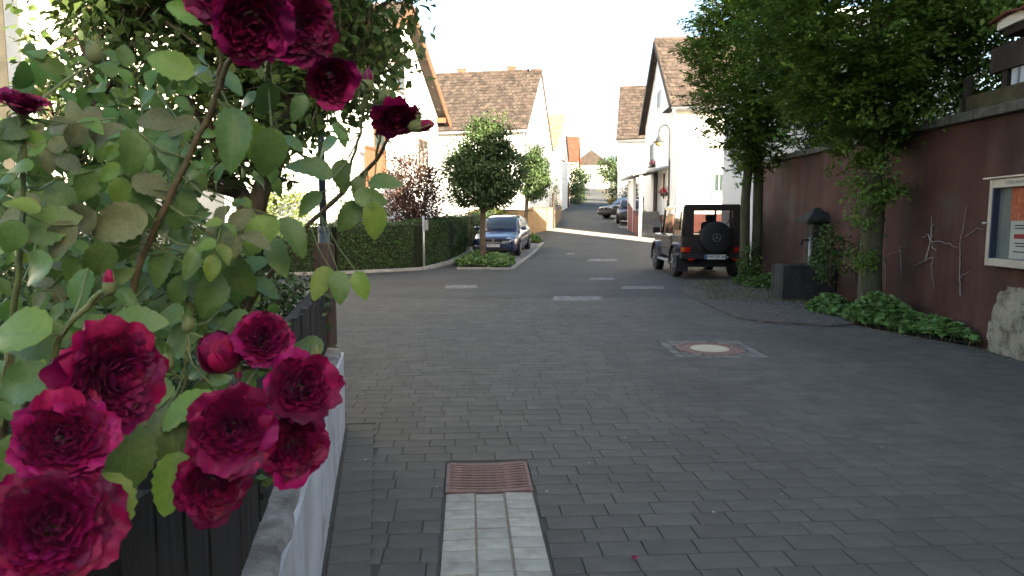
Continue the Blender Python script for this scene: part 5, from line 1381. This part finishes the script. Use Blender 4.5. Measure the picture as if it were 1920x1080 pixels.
# lamp post behind the fence corner
lp = thing('lamp_post', 'dark blue-grey lamp post with thicker foot behind the fence corner', 'lamp post', (-1.98, 7, 0))
MB().tube([(-1.98, 7, 0), (-1.98, 7, 1.36)], .058, 14).build('foot', M_lampgrey, lp, True, True)
MB().lathe([(.062, 0), (.062, .03), (.04, .06)], (-1.98, 7, 1.35), 14).build('collar', M_lampgrey, lp, 40, True)
MB().tube([(-1.98, 7, 1.4), (-1.98, 7, 4.6)], [.037, .03], 12).build('pole', M_lampgrey, lp, True, True)
MB().lathe([(.03, 0), (.2, .05), (.24, .1), (.2, .32), (.05, .42)], (-1.98, 7, 4.6), 16).build('lantern', M_lampgrey, lp, 40, True)

# ------------------------------------------------------------------ leafy garden tree behind the roses
gt = thing('garden_tree', 'small crooked garden tree with dark leaves behind the plank fence', 'tree', (-1.8, 4.6, .45))
Yt = 4.6
def tp(x, y, d=0): return at(x, y, Yt + d)
MB().tube([tp(462, 625), tp(464, 560), tp(468, 480), tp(470, 420), tp(472, 395)], [.125, .105, .095, .1, .1], 12).build('trunk', M_bark, gt, True, True)
br = [([tp(470, 410), tp(452, 365), tp(428, 335), tp(385, 318, .2), tp(330, 300, .5)], [.075, .062, .05, .035, .012]),
      ([tp(475, 408), tp(492, 350), tp(512, 300), tp(540, 245, -.2), tp(590, 205, -.3), tp(640, 180, -.4)], [.075, .065, .06, .045, .03, .012]),
      ([tp(510, 300), tp(500, 240, .3), tp(470, 170, .5), tp(430, 60, .7)], [.05, .04, .03, .01]),
      ([tp(545, 240, -.2), tp(540, 190, -.2), tp(600, 110, -.1), tp(690, 30, .2), tp(760, -20, .2)], [.045, .04, .03, .022, .01]),
      ([tp(430, 335), tp(400, 250, -.2), tp(330, 160, -.4), tp(250, 60, -.6)], [.045, .035, .025, .01]),
      ([tp(452, 365), tp(380, 345, -.3), tp(280, 300, -.7), tp(180, 200, -.9)], [.04, .03, .02, .008]),
      ([tp(380, 345, -.3), tp(250, 330, -.2), tp(130, 330, -.2)], [.025, .018, .008])]
for pts, rr in br: MB().tube(pts, rr, 8).build('limb', M_bark, gt, True, True)
tw = MB(); P = []; D = []; S = []
ends = []
for k in range(760):
    # twigs spread through a broad crown; fewer on the left where the wall shows
    while True:
        v = Vector((rnd.uniform(-1, 1), rnd.uniform(-1, 1), rnd.uniform(-1, 1)))
        if v.length > 1: continue
        c = Vector((-1.72 + v.x * 1.7, 4.55 + v.y * 1.15, 2.68 + v.z * 1.2))
        pxx = 960 + c.x / c.y * FPX; pyy = 415 - (c.z - CAMZ) / c.y * FPX
        if pxx < 60: continue
        if pyy > 375 - .1 * max(0, pxx - 300): continue
        if pyy > 250 and 560 < pxx: continue
        if pxx > 790 - .25 * max(0, pyy - 60): continue
        if pxx < 330 and rnd.random() < .15: continue
        break
    ends.append(c)
    b = rnd.choice(br)[0]; s = b[rnd.randint(1, len(b) - 1)]
    best = min((pt for bb, _ in br for pt in bb[1:]), key=lambda pt: (pt - c).length)
    mid = (best + c) / 2 + Vector((rnd.uniform(-.08, .08), rnd.uniform(-.08, .08), rnd.uniform(0, .12)))
    tw.tube([best, mid, c], [.011, .008, .003], 4, False)
    dirn = (c - best).normalized()
    for j in range(21):
        f = rnd.uniform(.0, 1.15); q = mid.lerp(c, f) + Vector((rnd.gauss(0, .075), rnd.gauss(0, .075), rnd.gauss(0, .065)))
        P.append(q); D.append(dirn * .5 + Vector((rnd.gauss(0, .5), rnd.gauss(0, .5), rnd.gauss(-.35, .4)))); S.append(rnd.uniform(.06, .105))
tw.build('twigs', M_bark, gt, world=True, kind='stuff')
leaf_mesh('crown', P, D, S, M_garden, gt, .58, .12, N=[(0, -.2, 1)] * len(P))

# undergrowth in the garden
shrub('border_shrub', 'dense dark green border shrub below the crooked tree', (-1.75, 4.05, .95), (.62, .4, .5), 3200, 90, .055, M_shrub, .09)
shrub('border_shrub', 'dark green shrub with small leaves between fence and cream house', (-2.75, 4.3, 1.0), (.75, .5, .55), 3200, 90, .055, M_shrub, .1)
shrub('border_shrub', 'grey-green fine-leaved shrub against the cream house', (-4.5, 6.6, 1.05), (.95, .6, .75), 3400, 100, .05, M_pale_shrub, .1)
shrub('border_shrub', 'olive shrub under the window sill of cream house', (-5.9, 7.4, .95), (1.0, .6, .65), 2600, 80, .06, M_pale_shrub, .12)
shrub('border_shrub', 'low mixed greenery filling the bed behind the plank fence', (-1.75, 2.6, .78), (.75, .6, .38), 3200, 90, .05, M_shrub, .09)
shrub('border_shrub', 'leafy low plants in the bed close to the rose canes', (-1.35, 1.75, .78), (.55, .5, .38), 2200, 70, .045, M_shrub, .08)
shrub('border_shrub', 'dark leafy shrub in the front garden beside cream house wall', (-3.4, 5.6, 1.0), (.8, .5, .65), 3400, 90, .06, M_shrub, .11)
shrub('border_shrub', 'dark spreading plant low behind the rose canes', (-2.3, 3.1, .85), (.8, .5, .42), 3200, 90, .05, M_shrub, .1)
# ------------------------------------------------------------------ rose bush
rb = thing('rose_bush', 'crimson double rose bush leaning over the dark plank fence', 'rose bush', (-.95, 1.25, .46))
BASE = Vector((-.95, 1.25, .46))
def part_obj(name, me, parent, loc, M3):
    o = bpy.data.objects.new(name, me); COL.objects.link(o); o.parent = parent
    M = M3.to_4x4(); M.translation = loc
    o.matrix_local = M
    return o
def frame_from(zdir, roll=0):
    z = Vector(zdir).normalized(); x = z.orthogonal().normalized(); y = z.cross(x)
    return Matrix((x, y, z)).transposed() @ Matrix.Rotation(roll, 3, 'Z')

def petal_grid(m, q, a, r0, l, w, t0, t1, cup, ruf, z0=0, n=5, k=4):
    """one petal in bloom space (+z facing): grows from radius r0 at angle a, tilting from t0 to t1"""
    ca, sa = math.cos(a), math.sin(a); rad, up = r0, z0; rows = []; ph = q.uniform(0, 6.28)
    notch = q.uniform(0, .12)
    for i in range(n + 1):
        s = i / n; t = t0 + (t1 - t0) * s
        if i: rad += math.sin(t) * l / n; up += math.cos(t) * l / n
        wd = w * (math.sin(math.pi * (.12 + .70 * s)) ** .7)
        row = []
        for j in range(k + 1):
            x = -1 + 2 * j / k
            c = cup * x * x * wd
            rf = ruf * s * math.sin(4.3 * x + ph + 2 * s) * wd
            nl = (1 - abs(x)) * 0
            rr = rad - c * math.cos(t) * .8 + rf * math.cos(t); uu = up + c * math.sin(t) * .8 + rf * math.sin(t)
            if i == n: rr -= notch * l * (1 - abs(x)) * math.sin(t); uu -= notch * l * (1 - abs(x)) * math.cos(t)
            if i == n and abs(x) > .9: rr -= .10 * l * math.sin(t); uu -= .10 * l * math.cos(t)
            row.append((rr * ca - x * wd * sa, rr * sa + x * wd * ca, uu))
        rows.append(row)
    b = len(m.v)
    for r_ in rows: m.v += r_
    for i in range(n):
        for j in range(k): p = b + i * (k + 1) + j; m.f.append((p, p + 1, p + k + 2, p + k + 1))

def bloom_meshes(seed, R_, openness=1.0):
    q = random.Random(seed); m = MB()
    # crowded quartered heart: short folded petals standing on edge
    for i in range(84):
        f = math.sqrt((i + .5) / 84); a = i * 2.39996 + q.uniform(-.35, .35); rr = .60 * R_ * f
        petal_grid(m, q, a + q.uniform(-.7, .7), rr * .75, R_ * (.34 + .12 * q.random()), R_ * (.15 + .12 * f), R(-18 + 36 * f + q.uniform(-14, 14)), R(10 + 62 * f * openness + q.uniform(-14, 14)), .55, .35, R_ * (.02 - .10 * f), 4, 4)
    # middle whorl
    for i in range(22):
        a = i * 2.39996 + q.uniform(-.25, .25)
        petal_grid(m, q, a, R_ * (.28 + .12 * q.random()), R_ * (.52 + .1 * q.random()), R_ * (.28 + .06 * q.random()), R(28 + q.uniform(-10, 10)), R(72 * openness + q.uniform(-8, 14)), .35, .26, -R_ * .14, 5, 4)
    heart = m
    outer = []
    for v in range(4):
        o = MB(); petal_grid(o, q, 0, R_ * .16, R_ * (.92 + .12 * q.random()), R_ * (.43 + .08 * q.random()), R(38 * openness), R((88 + 22 * q.random()) * openness), .22, .2, -R_ * .30, 9, 8); outer.append(o)
    return heart, outer

def mesh_of(m, name, mt, smooth=True):
    me = bpy.data.meshes.new(name); me.from_pydata(m.v, [], m.f); me.materials.append(mt)
    if smooth: me.shade_smooth()
    return me
HE = []; OU = []
for sd in range(7):
    h_, o_ = bloom_meshes(40 + sd, 1.0, (1.0, .8, 1.1, .9, .7, 1.05, .85)[sd]); HE.append(mesh_of(h_, 'rose_bloom', M_petal)); OU.append([mesh_of(x, 'petal', M_petal2 if i % 2 else M_petal) for i, x in enumerate(o_)])
# sepal and hip under each bloom
sm = MB(); sm.lathe([(.03, -.62), (.10, -.58), (.14, -.46), (.12, -.36), (.05, -.3)], (0, 0, 0), 10)
for k in range(5):
    a = 2 * math.pi * k / 5; d = Vector((math.cos(a), math.sin(a), 0)); e = Vector((-d.y, d.x, 0))
    sm.add([d * .1 + e * .07 + Z * -.38, d * .1 - e * .07 + Z * -.38, d * .35 - e * .04 + Z * -.45, d * .5 + Z * -.58, d * .35 + e * .04 + Z * -.45], [(0, 1, 2, 3, 4)])
SEP = mesh_of(sm, 'sepals', M_greenstem)
CAMP = Vector((0, 0, CAMZ))
def stem_between(a, b, r0, r1, sag=.03, name='stem', mt=None, seg=7):
    a, b = Vector(a), Vector(b); d = b - a; pts = []
    side = Vector((rnd.uniform(-1, 1), rnd.uniform(-1, 1), 0)) * sag
    for i in range(6):
        f = i / 5; pts.append(a + d * f + side * math.sin(math.pi * f) + Vector((0, 0, sag * math.sin(math.pi * f) * .5)))
    return MB().tube(pts, [r0 + (r1 - r0) * i / 5 for i in range(6)], seg).build(name, mt or M_stem, rb, True, True)

# blooms: pixel, depth, radius in pixels, facing (image right, image up, towards camera), openness
BL = [(98, 985, .62, 118, (.05, .05, 1)), (118, 822, .66, 104, (.12, .22, 1)), (205, 708, .72, 108, (.80, -.02, .45)), (435, 805, .80, 86, (0, -.12, 1)),
      (562, 728, .86, 78, (.28, .10, .9)), (553, 838, .87, 68, (.25, -.2, .9)), (490, 636, .92, 60, (.12, .3, .9)), (398, 910, .80, 74, (.2, -.32, .8)),
      (474, 42, .82, 80, (.05, -.35, .9)), (566, 46, .84, 66, (.45, -.15, .8)), (400, -8, .86, 52, (-.3, .1, .9)), (622, 150, .95, 56, (.05, -.2, .95)),
      (742, 222, 1.05, 46, (.1, -.75, .5)), (42, 196, .85, 47, (.1, .9, .35))]
ANCH = []
for i, (x, y, d, rp, fc) in enumerate(BL):
    c = at(x, y, d); R_ = rp / FPX * d
    view = (CAMP - c).normalized(); right = Vector((1, 0, 0)); upv = Vector((0, math.sin(PITCH), math.cos(PITCH)))
    zd = (right * fc[0] + upv * fc[1] + view * fc[2]).normalized()
    M3 = frame_from(zd, rnd.uniform(0, 6.28)) @ Matrix.Diagonal((R_ * rnd.uniform(.94, 1.06), R_ * rnd.uniform(.94, 1.06), R_ * rnd.uniform(.85, 1.2)))
    b = part_obj('rose_bloom', HE[i % 7], rb, c - BASE, M3)
    for k in range(10):
        a = 2 * math.pi * k / 10 * 1.0 + rnd.uniform(-.2, .2)
        Mk = Matrix.Rotation(a, 3, 'Z') @ Matrix.Rotation(rnd.uniform(-.28, .12), 3, 'Y') @ Matrix.Diagonal((rnd.uniform(.9, 1.08),) * 3)
        part_obj('petal', OU[i % 7][rnd.choice([1, 3]) if i in (1, 2, 6, 8) else rnd.randint(0, 3)], b, Vector((0, 0, -.02 * k * .3)), Mk)
    part_obj('sepals', SEP, b, Vector((0, 0, .02)), Matrix.Identity(3))
    ANCH.append((c - zd * R_ * .6, zd, R_))

# canes: pixel paths at a depth, with thickness
def cane(pix, r0, r1, mt=M_stem, name='cane'):
    pts = [at(x, y, d) for x, y, d in pix]; q = []
    for a, b in zip(pts[:-1], pts[1:]):
        for k in range(4): q.append(a.lerp(b, k / 4) + Vector((rnd.uniform(-.002, .002), 0, rnd.uniform(-.002, .002))))
    q.append(pts[-1]); n = len(q)
    MB().tube(q, [r0 + (r1 - r0) * k / (n - 1) for k in range(n)], 8).build(name, mt, rb, True, True)
    return q
C = {}
C['a'] = cane([(170, 800, 1.05), (235, 590, 1.0), (260, 500, .98), (300, 410, .96), (352, 300, .95), (398, 205, .93), (428, 120, .9), (455, 70, .86)], .0062, .0035)
C['b'] = cane([(430, 640, 1.3), (485, 545, 1.25), (560, 440, 1.22), (640, 362, 1.2), (705, 300, 1.15), (735, 250, 1.08)], .0055, .003)
C['c'] = cane([(20, 640, .95), (34, 520, .9), (42, 400, .88), (46, 300, .87), (44, 220, .86)], .0045, .0028, M_greenstem)
C['d'] = cane([(50, 760, .8), (95, 680, .78), (118, 620, .77), (165, 570, .76), (196, 545, .75)], .0045, .003, M_greenstem)
C['e'] = cane([(345, 760, .95), (346, 700, .93), (350, 650, .92), (353, 615, .92)], .0028, .0018, M_greenstem)
C['f'] = cane([(330, 800, 1.0), (400, 705, .98), (470, 690, .95), (540, 700, .92)], .004, .0025)
C['g'] = cane([(405, 180, .93), (412, 120, .92), (418, 60, .9)], .003, .002)
C['h'] = cane([(640, 362, 1.2), (668, 280, 1.15), (683, 215, 1.1), (690, 165, 1.08)], .003, .002, M_greenstem)
C['i'] = cane([(0, 745, .8), (30, 738, .8), (60, 752, .8)], .005, .004)
C['j'] = cane([(500, 150, .95), (505, 120, .92), (508, 95, .9)], .005, .0035, M_greenstem)
C['k'] = cane([(705, 300, 1.15), (712, 250, 1.12), (725, 215, 1.1)], .0025, .0018, M_greenstem)
for s0, e0 in (((170, 800, 1.05), None), ((430, 640, 1.3), None), ((20, 640, .95), None), ((330, 800, 1.0), None), ((50, 760, .8), None)):
    a = at(*s0); stem_between(BASE + Vector((rnd.uniform(-.08, .08), rnd.uniform(-.12, .08), -.03)), a, .009, .006, .05, 'cane')
allc = [p for v in C.values() for p in v]
for (p, zd, R_) in ANCH:
    near = min(allc, key=lambda q: (q - (p - zd * .07)).length)
    stem_between(near, p, .0026, .0022, .012, 'flower_stalk', M_greenstem, 6)

# buds
def bud(x, y, d, s, tip, red=0.5):
    c = at(x, y, d); u = s / FPX * d; zd = Vector((tip[0], tip[2] if len(tip) > 2 else -.1, tip[1])).normalized(); M3 = frame_from(zd, 0)
    m = MB(); m.lathe([(u * .12, -u * .9), (u * .36, -u * .7), (u * .42, -u * .3), (u * .34, u * .1), (u * .1, u * .3)], (0, 0, 0), 10)
    for k in range(5):
        a = 2 * math.pi * k / 5; dd = Vector((math.cos(a), math.sin(a), 0)); e = Vector((-dd.y, dd.x, 0))
        m.add([dd * u * .36 + e * u * .22 - Z * u * .3, dd * u * .36 - e * u * .22 - Z * u * .3, dd * u * .30 + Z * u * .35, dd * u * .42 + Z * u * .85], [(0, 1, 2), (0, 2, 3)])
    b = part_obj('bud', mesh_of(m, 'bud', M_greenstem), rb, c - BASE, M3)
    m = MB(); m.lathe([(u * .2, -u * .2), (u * .36, 0), (u * .33, u * .35), (u * .16, u * .7), (u * .03, u * .78)], (0, 0, 0), 12)
    if red: part_obj('bud_petals', mesh_of(m, 'bud_petals', M_petal2), b, Vector((0, 0, 0)), Matrix.Identity(3))
    p = c - zd * u * .8; near = min(allc, key=lambda q: (q - (p - zd * .05)).length); stem_between(near, p, .0022, .0018, .008, 'flower_stalk', M_greenstem, 6)
bud(205, 528, .75, 30, (.1, 1), 1); bud(352, 602, .92, 26, (.15, 1), 0); bud(312, 672, .9, 30, (0, 1), 0); bud(446, 697, .92, 20, (.1, -1), 1); bud(592, 655, .9, 26, (.1, 1), 0)
bud(690, 150, 1.08, 26, (.1, 1), 1); bud(722, 172, 1.08, 24, (.2, 1), 0); bud(674, 150, 1.09, 22, (-.2, 1), 1); bud(792, 235, 1.05, 30, (.9, .1), 1); bud(175, 88, .95, 34, (.0, 1), 0); bud(783, 215, 1.06, 24, (.7, .5), 0); bud(395, 650, .9, 24, (-.4, 1), 0)
# half-open bloom beside the upper cluster
hm, _ = bloom_meshes(77, 1.0, .35)
c = at(412, 662, .9); u = 56 / FPX * .9
m = MB(); m.lathe([(.2, -.7), (.5, -.5), (.6, 0), (.55, .4), (.4, .6), (.2, .7)], (0, 0, 0), 18); b = part_obj('rose_bloom', mesh_of(m, 'rose_bloom', M_petal2), rb, c - BASE, frame_from((-.2, -.5, .85)) @ Matrix.Diagonal((u, u, u)))
q = random.Random(3)
for k in range(7):
    m = MB(); petal_grid(m, q, 0, .42, 1.5, .72, R(40), R(-28), .42, .14, -.74, 8, 7); part_obj('petal', mesh_of(m, 'petal', M_petal2), b, Vector((0, 0, .04 * k)), Matrix.Rotation(k * 2.4, 3, 'Z') @ Matrix.Diagonal((1 - .05 * k,) * 3))
p = c - Vector((-.2, -.5, .85)).normalized() * u * .6; near = min(allc, key=lambda qq: (qq - p).length); stem_between(near, p, .0024, .002, .01, 'flower_stalk', M_greenstem, 6)

# leaves: blade with midrib fold, pointed tip, faint waves
def rose_leaf_mesh(seed, mt):
    q = random.Random(seed); m = MB(); n = 14; W = q.uniform(.42, .52); cv = q.uniform(.05, .38); fo = q.uniform(.08, .34); wv = q.uniform(.015, .045); rows = []
    for i in range(n + 1):
        s = i / n; w = W * 1.62 * (s ** .55) * ((1 - s) ** .78) if 0 < i < n else .004
        for j in (-1, -.5, 0, .5, 1):
            ser = 1 + (.07 if i % 2 else -.05) * (abs(j) == 1)
            m.v.append((s - .0, j * w * ser, abs(j) * w * fo * 1.4 - cv * s * s + wv * math.sin(9 * s + 3 * j) * abs(j)))
    for i in range(n):
        for j in range(4): a = i * 5 + j; m.f.append((a, a + 5, a + 6, a + 1))
    return mesh_of(m, 'leaf', mt)
LV = {0: [rose_leaf_mesh(s, M_roseleaf) for s in range(4)], 1: [rose_leaf_mesh(s + 10, M_roseleaf2) for s in range(3)], 2: [rose_leaf_mesh(s + 20, M_roseleaf3) for s in range(3)]}
def leaf(x, y, size, ang, d, kind=0, face=None):
    """x, y middle of the leaf in the photograph, ang direction of its tip (0 right, 90 down)"""
    c = at(x, y, d); L = size / FPX * d; a = R(ang)
    right = Vector((1, 0, 0)); upv = Vector((0, math.sin(PITCH), math.cos(PITCH))); view = (CAMP - c).normalized()
    tip = (right * math.cos(a) - upv * math.sin(a) + view * (rnd.uniform(-.5, .6) if face is None else rnd.uniform(-.15, .25))).normalized()
    nrm = (view * 1.0 + upv * rnd.uniform(.0, 1.2) + right * rnd.uniform(-.6, .6)) if face is None else face
    nrm = (nrm - tip * nrm.dot(tip)).normalized(); yv = nrm.cross(tip)
    M3 = Matrix((tip, yv, nrm)).transposed() @ Matrix.Diagonal((L, L * rnd.uniform(.9, 1.1), L))
    o = part_obj('leaf', rnd.choice(LV[kind]), rb, c - tip * L * .5 - BASE, M3)
    return c - tip * L * .5
LL = [(437, 255, 118, 92, .9, 0), (505, 288, 98, 95, .92, 0), (470, 262, 90, 70, .93, 1), (250, 285, 88, 90, .93, 0), (315, 278, 80, 92, .95, 0), (235, 325, 60, 80, 1.0, 0), (500, 188, 72, 100, .95, 0),
      (318, 120, 88, 205, .9, 1), (350, 22, 72, 200, .9, 1), (362, 140, 66, 165, .95, 0), (585, 314, 84, 205, 1.05, 0), (640, 327, 62, 92, 1.1, 0), (702, 415, 74, 82, 1.1, 1), (655, 405, 66, 120, 1.1, 0),
      (697, 372, 70, 5, 1.1, 0), (672, 350, 44, 95, 1.12, 0), (602, 528, 70, 118, 1.12, 1), (638, 535, 62, 80, 1.12, 0), (677, 535, 58, 70, 1.15, 1), (487, 440, 92, 132, 1.0, 1), (552, 440, 82, 50, 1.02, 0),
      (575, 645, 72, 200, .95, 0), (265, 395, 96, 88, .95, 0), (338, 385, 84, 92, .97, 0), (405, 470, 88, 98, .95, 0), (362, 490, 70, 130, .97, 0), (185, 490, 78, 120, .9, 0), (60, 505, 110, 165, .85, 0),
      (28, 622, 150, 183, .75, 1), (28, 315, 76, 188, .85, 1), (60, 270, 70, 170, .86, 1), (170, 233, 56, 20, .93, 1), (240, 860, 130, 95, .82, 0), (322, 815, 120, 80, .85, 0), (325, 905, 120, 100, .82, 1),
      (200, 955, 150, 85, .68, 1), (355, 765, 130, 325, .85, 1), (42, 385, 60, 200, .85, 1), (95, 420, 100, 330, .9, 0), (35, 720, 130, 160, .75, 0), (70, 640, 120, 175, .8, 0), (330, 640, 90, 170, .95, 0), (150, 545, 90, 110, .85, 0),
      (235, 455, 90, 100, .95, 0), (300, 500, 80, 120, 1.0, 0), (395, 555, 90, 110, 1.0, 0), (450, 520, 80, 60, 1.05, 0), (520, 480, 80, 70, 1.08, 0), (110, 450, 90, 140, .9, 2), (220, 420, 110, 160, .92, 2), (150, 410, 80, 160, .92, 2),
      (355, 325, 76, 160, .95, 0), (290, 350, 80, 20, .95, 2), (200, 250, 60, 150, .95, 2), (340, 235, 60, 160, .95, 2), (290, 225, 70, 190, .97, 2), (640, 250, 50, 60, 1.12, 0), (580, 380, 60, 140, 1.1, 0), (610, 275, 60, 150, 1.1, 0),
      (545, 265, 56, 20, 1.0, 0), (720, 340, 60, 350, 1.12, 0), (250, 600, 100, 350, .9, 0), (310, 590, 80, 200, .95, 0), (430, 600, 90, 180, 1.0, 0), (300, 740, 90, 60, .9, 0), (20, 860, 100, 110, .7, 0), (20, 445, 70, 120, .85, 0),
      (270, 190, 60, 140, 1.0, 0), (430, 150, 60, 30, .98, 0), (460, 190, 60, 160, .98, 0), (560, 200, 56, 110, 1.0, 0), (20, 240, 70, 180, .85, 0), (10, 270, 70, 120, .85, 0), (160, 350, 70, 120, .95, 0), (115, 370, 70, 60, .93, 0)]
roots = []
for (x, y, s, a, d, k) in LL: roots.append(leaf(x, y, s, a, d, k))
# compound leaves: a stalk with one end leaflet and two pairs
RACH = []
for i in range(43):
    if i < 33: x, y, d = rnd.uniform(0, 440), rnd.uniform(340, 760), rnd.uniform(.88, 1.3)
    else: x, y, d = rnd.uniform(20, 330), rnd.uniform(200, 420), rnd.uniform(.95, 1.3)
    ang = rnd.uniform(20, 180); ca, sa = math.cos(R(ang)), math.sin(R(ang)); LR = rnd.uniform(75, 105); sz = rnd.uniform(46, 70); k = rnd.choice([0, 0, 0, 0, 1, 1, 2])
    c = at(x, y, d); view = (CAMP - c).normalized()
    face = view + Vector((0, 0, 1)) * rnd.uniform(.1, 1.1) + Vector((1, 0, 0)) * rnd.uniform(-.6, .6)
    ends_ = []
    for (f, turn, s_) in ((1.0, 0, 1.0), (.78, 62, .88), (.78, -62, .88), (.36, 66, .72), (.36, -66, .72)):
        a2 = ang + turn + rnd.uniform(-12, 12); L_ = sz * s_
        bx, by = x + ca * LR * f, y + sa * LR * f
        mx_, my_ = bx + math.cos(R(a2)) * L_ * .5, by + math.sin(R(a2)) * L_ * .5
        leaf(mx_, my_, L_, a2, d, k, face + Vector((rnd.gauss(0, .25), rnd.gauss(0, .25), rnd.gauss(0, .25))))
    p0, p1 = at(x, y, d), at(x + ca * LR, y + sa * LR, d)
    RACH.append((p0, p1)); roots.append(p0)
# the many smaller leaves deeper in the bush
bk = MB(); LM = [[tuple(v.co) for v in m_.vertices] for m_ in LV[0]]; LF = [tuple(p.vertices) for p in LV[0][0].polygons]
for i in range(520):
    if i < 330: x, y, d = rnd.uniform(-10, 520), rnd.uniform(300, 700), rnd.uniform(1.15, 1.75)
    else: x, y, d = rnd.uniform(30, 420), rnd.uniform(90, 400), rnd.uniform(1.15, 1.7)
    if x > 400 and 320 < y < 600 and rnd.random() < .75: continue
    c = at(x, y, d); L = rnd.uniform(.035, .058); tip = Vector((rnd.gauss(0, .6), rnd.gauss(0, .5), rnd.gauss(-.5, .5))).normalized()
    nrm = (CAMP - c).normalized() + Vector((rnd.gauss(0, .6), rnd.gauss(0, .4), rnd.uniform(0, 1.4))); nrm = (nrm - tip * nrm.dot(tip)).normalized(); yv = nrm.cross(tip)
    bk.add([c + (tip * v[0] + yv * v[1] + nrm * v[2]) * L for v in rnd.choice(LM)], LF)
bk.build('inner_leaves', leafm('inner_rose_leaf', (.058, .115, .025), (.1, .16, .04), .3, .3), rb, True, True, kind='stuff')
pt = MB()
for r_ in roots:
    near = min(allc, key=lambda q: (q - r_).length)
    e = near if (near - r_).length < .16 else r_ + (near - r_).normalized() * .12
    pt.tube([e, (e + r_) / 2 + Vector((0, 0, -.008)), r_], [.0016, .0014, .0012], 4, False)
for p0, p1 in RACH: pt.tube([p0, (p0 + p1) / 2 + Vector((0, 0, .002)), p1], [.0016, .0013, .001], 4, False)
pt.build('leaf_stalks', M_greenstem, rb, True, True, kind='stuff')

# ------------------------------------------------------------------ small litter
def scrap(name, label, cat, x, y, s, mt, grp=None):
    p = gnd(x, y); m = MB(); q = random.Random(int(x)); n = 7
    top = [(math.cos(6.28 * k / n) * s * q.uniform(.6, 1), math.sin(6.28 * k / n) * s * q.uniform(.5, .9), .006 + q.uniform(0, .4) * s) for k in range(n)]
    m.add(top + [(0, 0, .006)], [(k, (k + 1) % n, n) for k in range(n)])
    o = m.build(name, mt, None); o.location = (p.x, p.y, .003); props(o, label, cat, grp)
scrap('fallen_petal', 'magenta rose petal lying on the dark pavers', 'petal', 1190, 1054, .022, M_petal2)
scrap('candy_wrapper', 'small orange-pink wrapper at the foot of the white garden wall', 'wrapper', 613, 992, .018, mat('wrapper', (.55, .2, .13), (.7, .5, .42), 80, .5))
M_scrap = mat('pale_scrap', (.22, .22, .2), (.36, .36, .33), 60, .8)
for x, y, s in ((1171, 824, .016), (1104, 871, .012), (1025, 925, .014), (685, 865, .016), (819, 918, .01), (1218, 828, .012), (1894, 677, .03), (1338, 966, .012), (1653, 842, .014), (843, 779, .012), (713, 784, .012), (680, 742, .022), (1466, 930, .01)):
    scrap('paper_scrap', 'tiny pale scrap lying on the dark pavers', 'litter', x, y, s * .75, M_scrap, 'pale litter scraps on paving')
# fallen leaves along the edge of the ground cover
M_deadleaf = mat('dead_leaf', (.2, .1, .05), (.3, .2, .12), 30, .9, rand=.4)
P = []; D = []
for i in range(150):
    f = rnd.random(); a = Vector((4.75, 9.6)).lerp(Vector((5.35, 7.4)), f); P.append((a.x + rnd.gauss(-.08, .07), a.y + rnd.gauss(0, .1), .012 if a.y < 8.2 else .008)); D.append((rnd.gauss(0, 1), rnd.gauss(0, 1), .05))
leaf_mesh('fallen_leaves', P, D, [rnd.uniform(.015, .05) for _ in P], M_deadleaf, None, .6, .1, N=[(0, 0, 3)] * len(P), kind='stuff', label='brown dead leaves along the edge of the ground cover', cat='leaves')
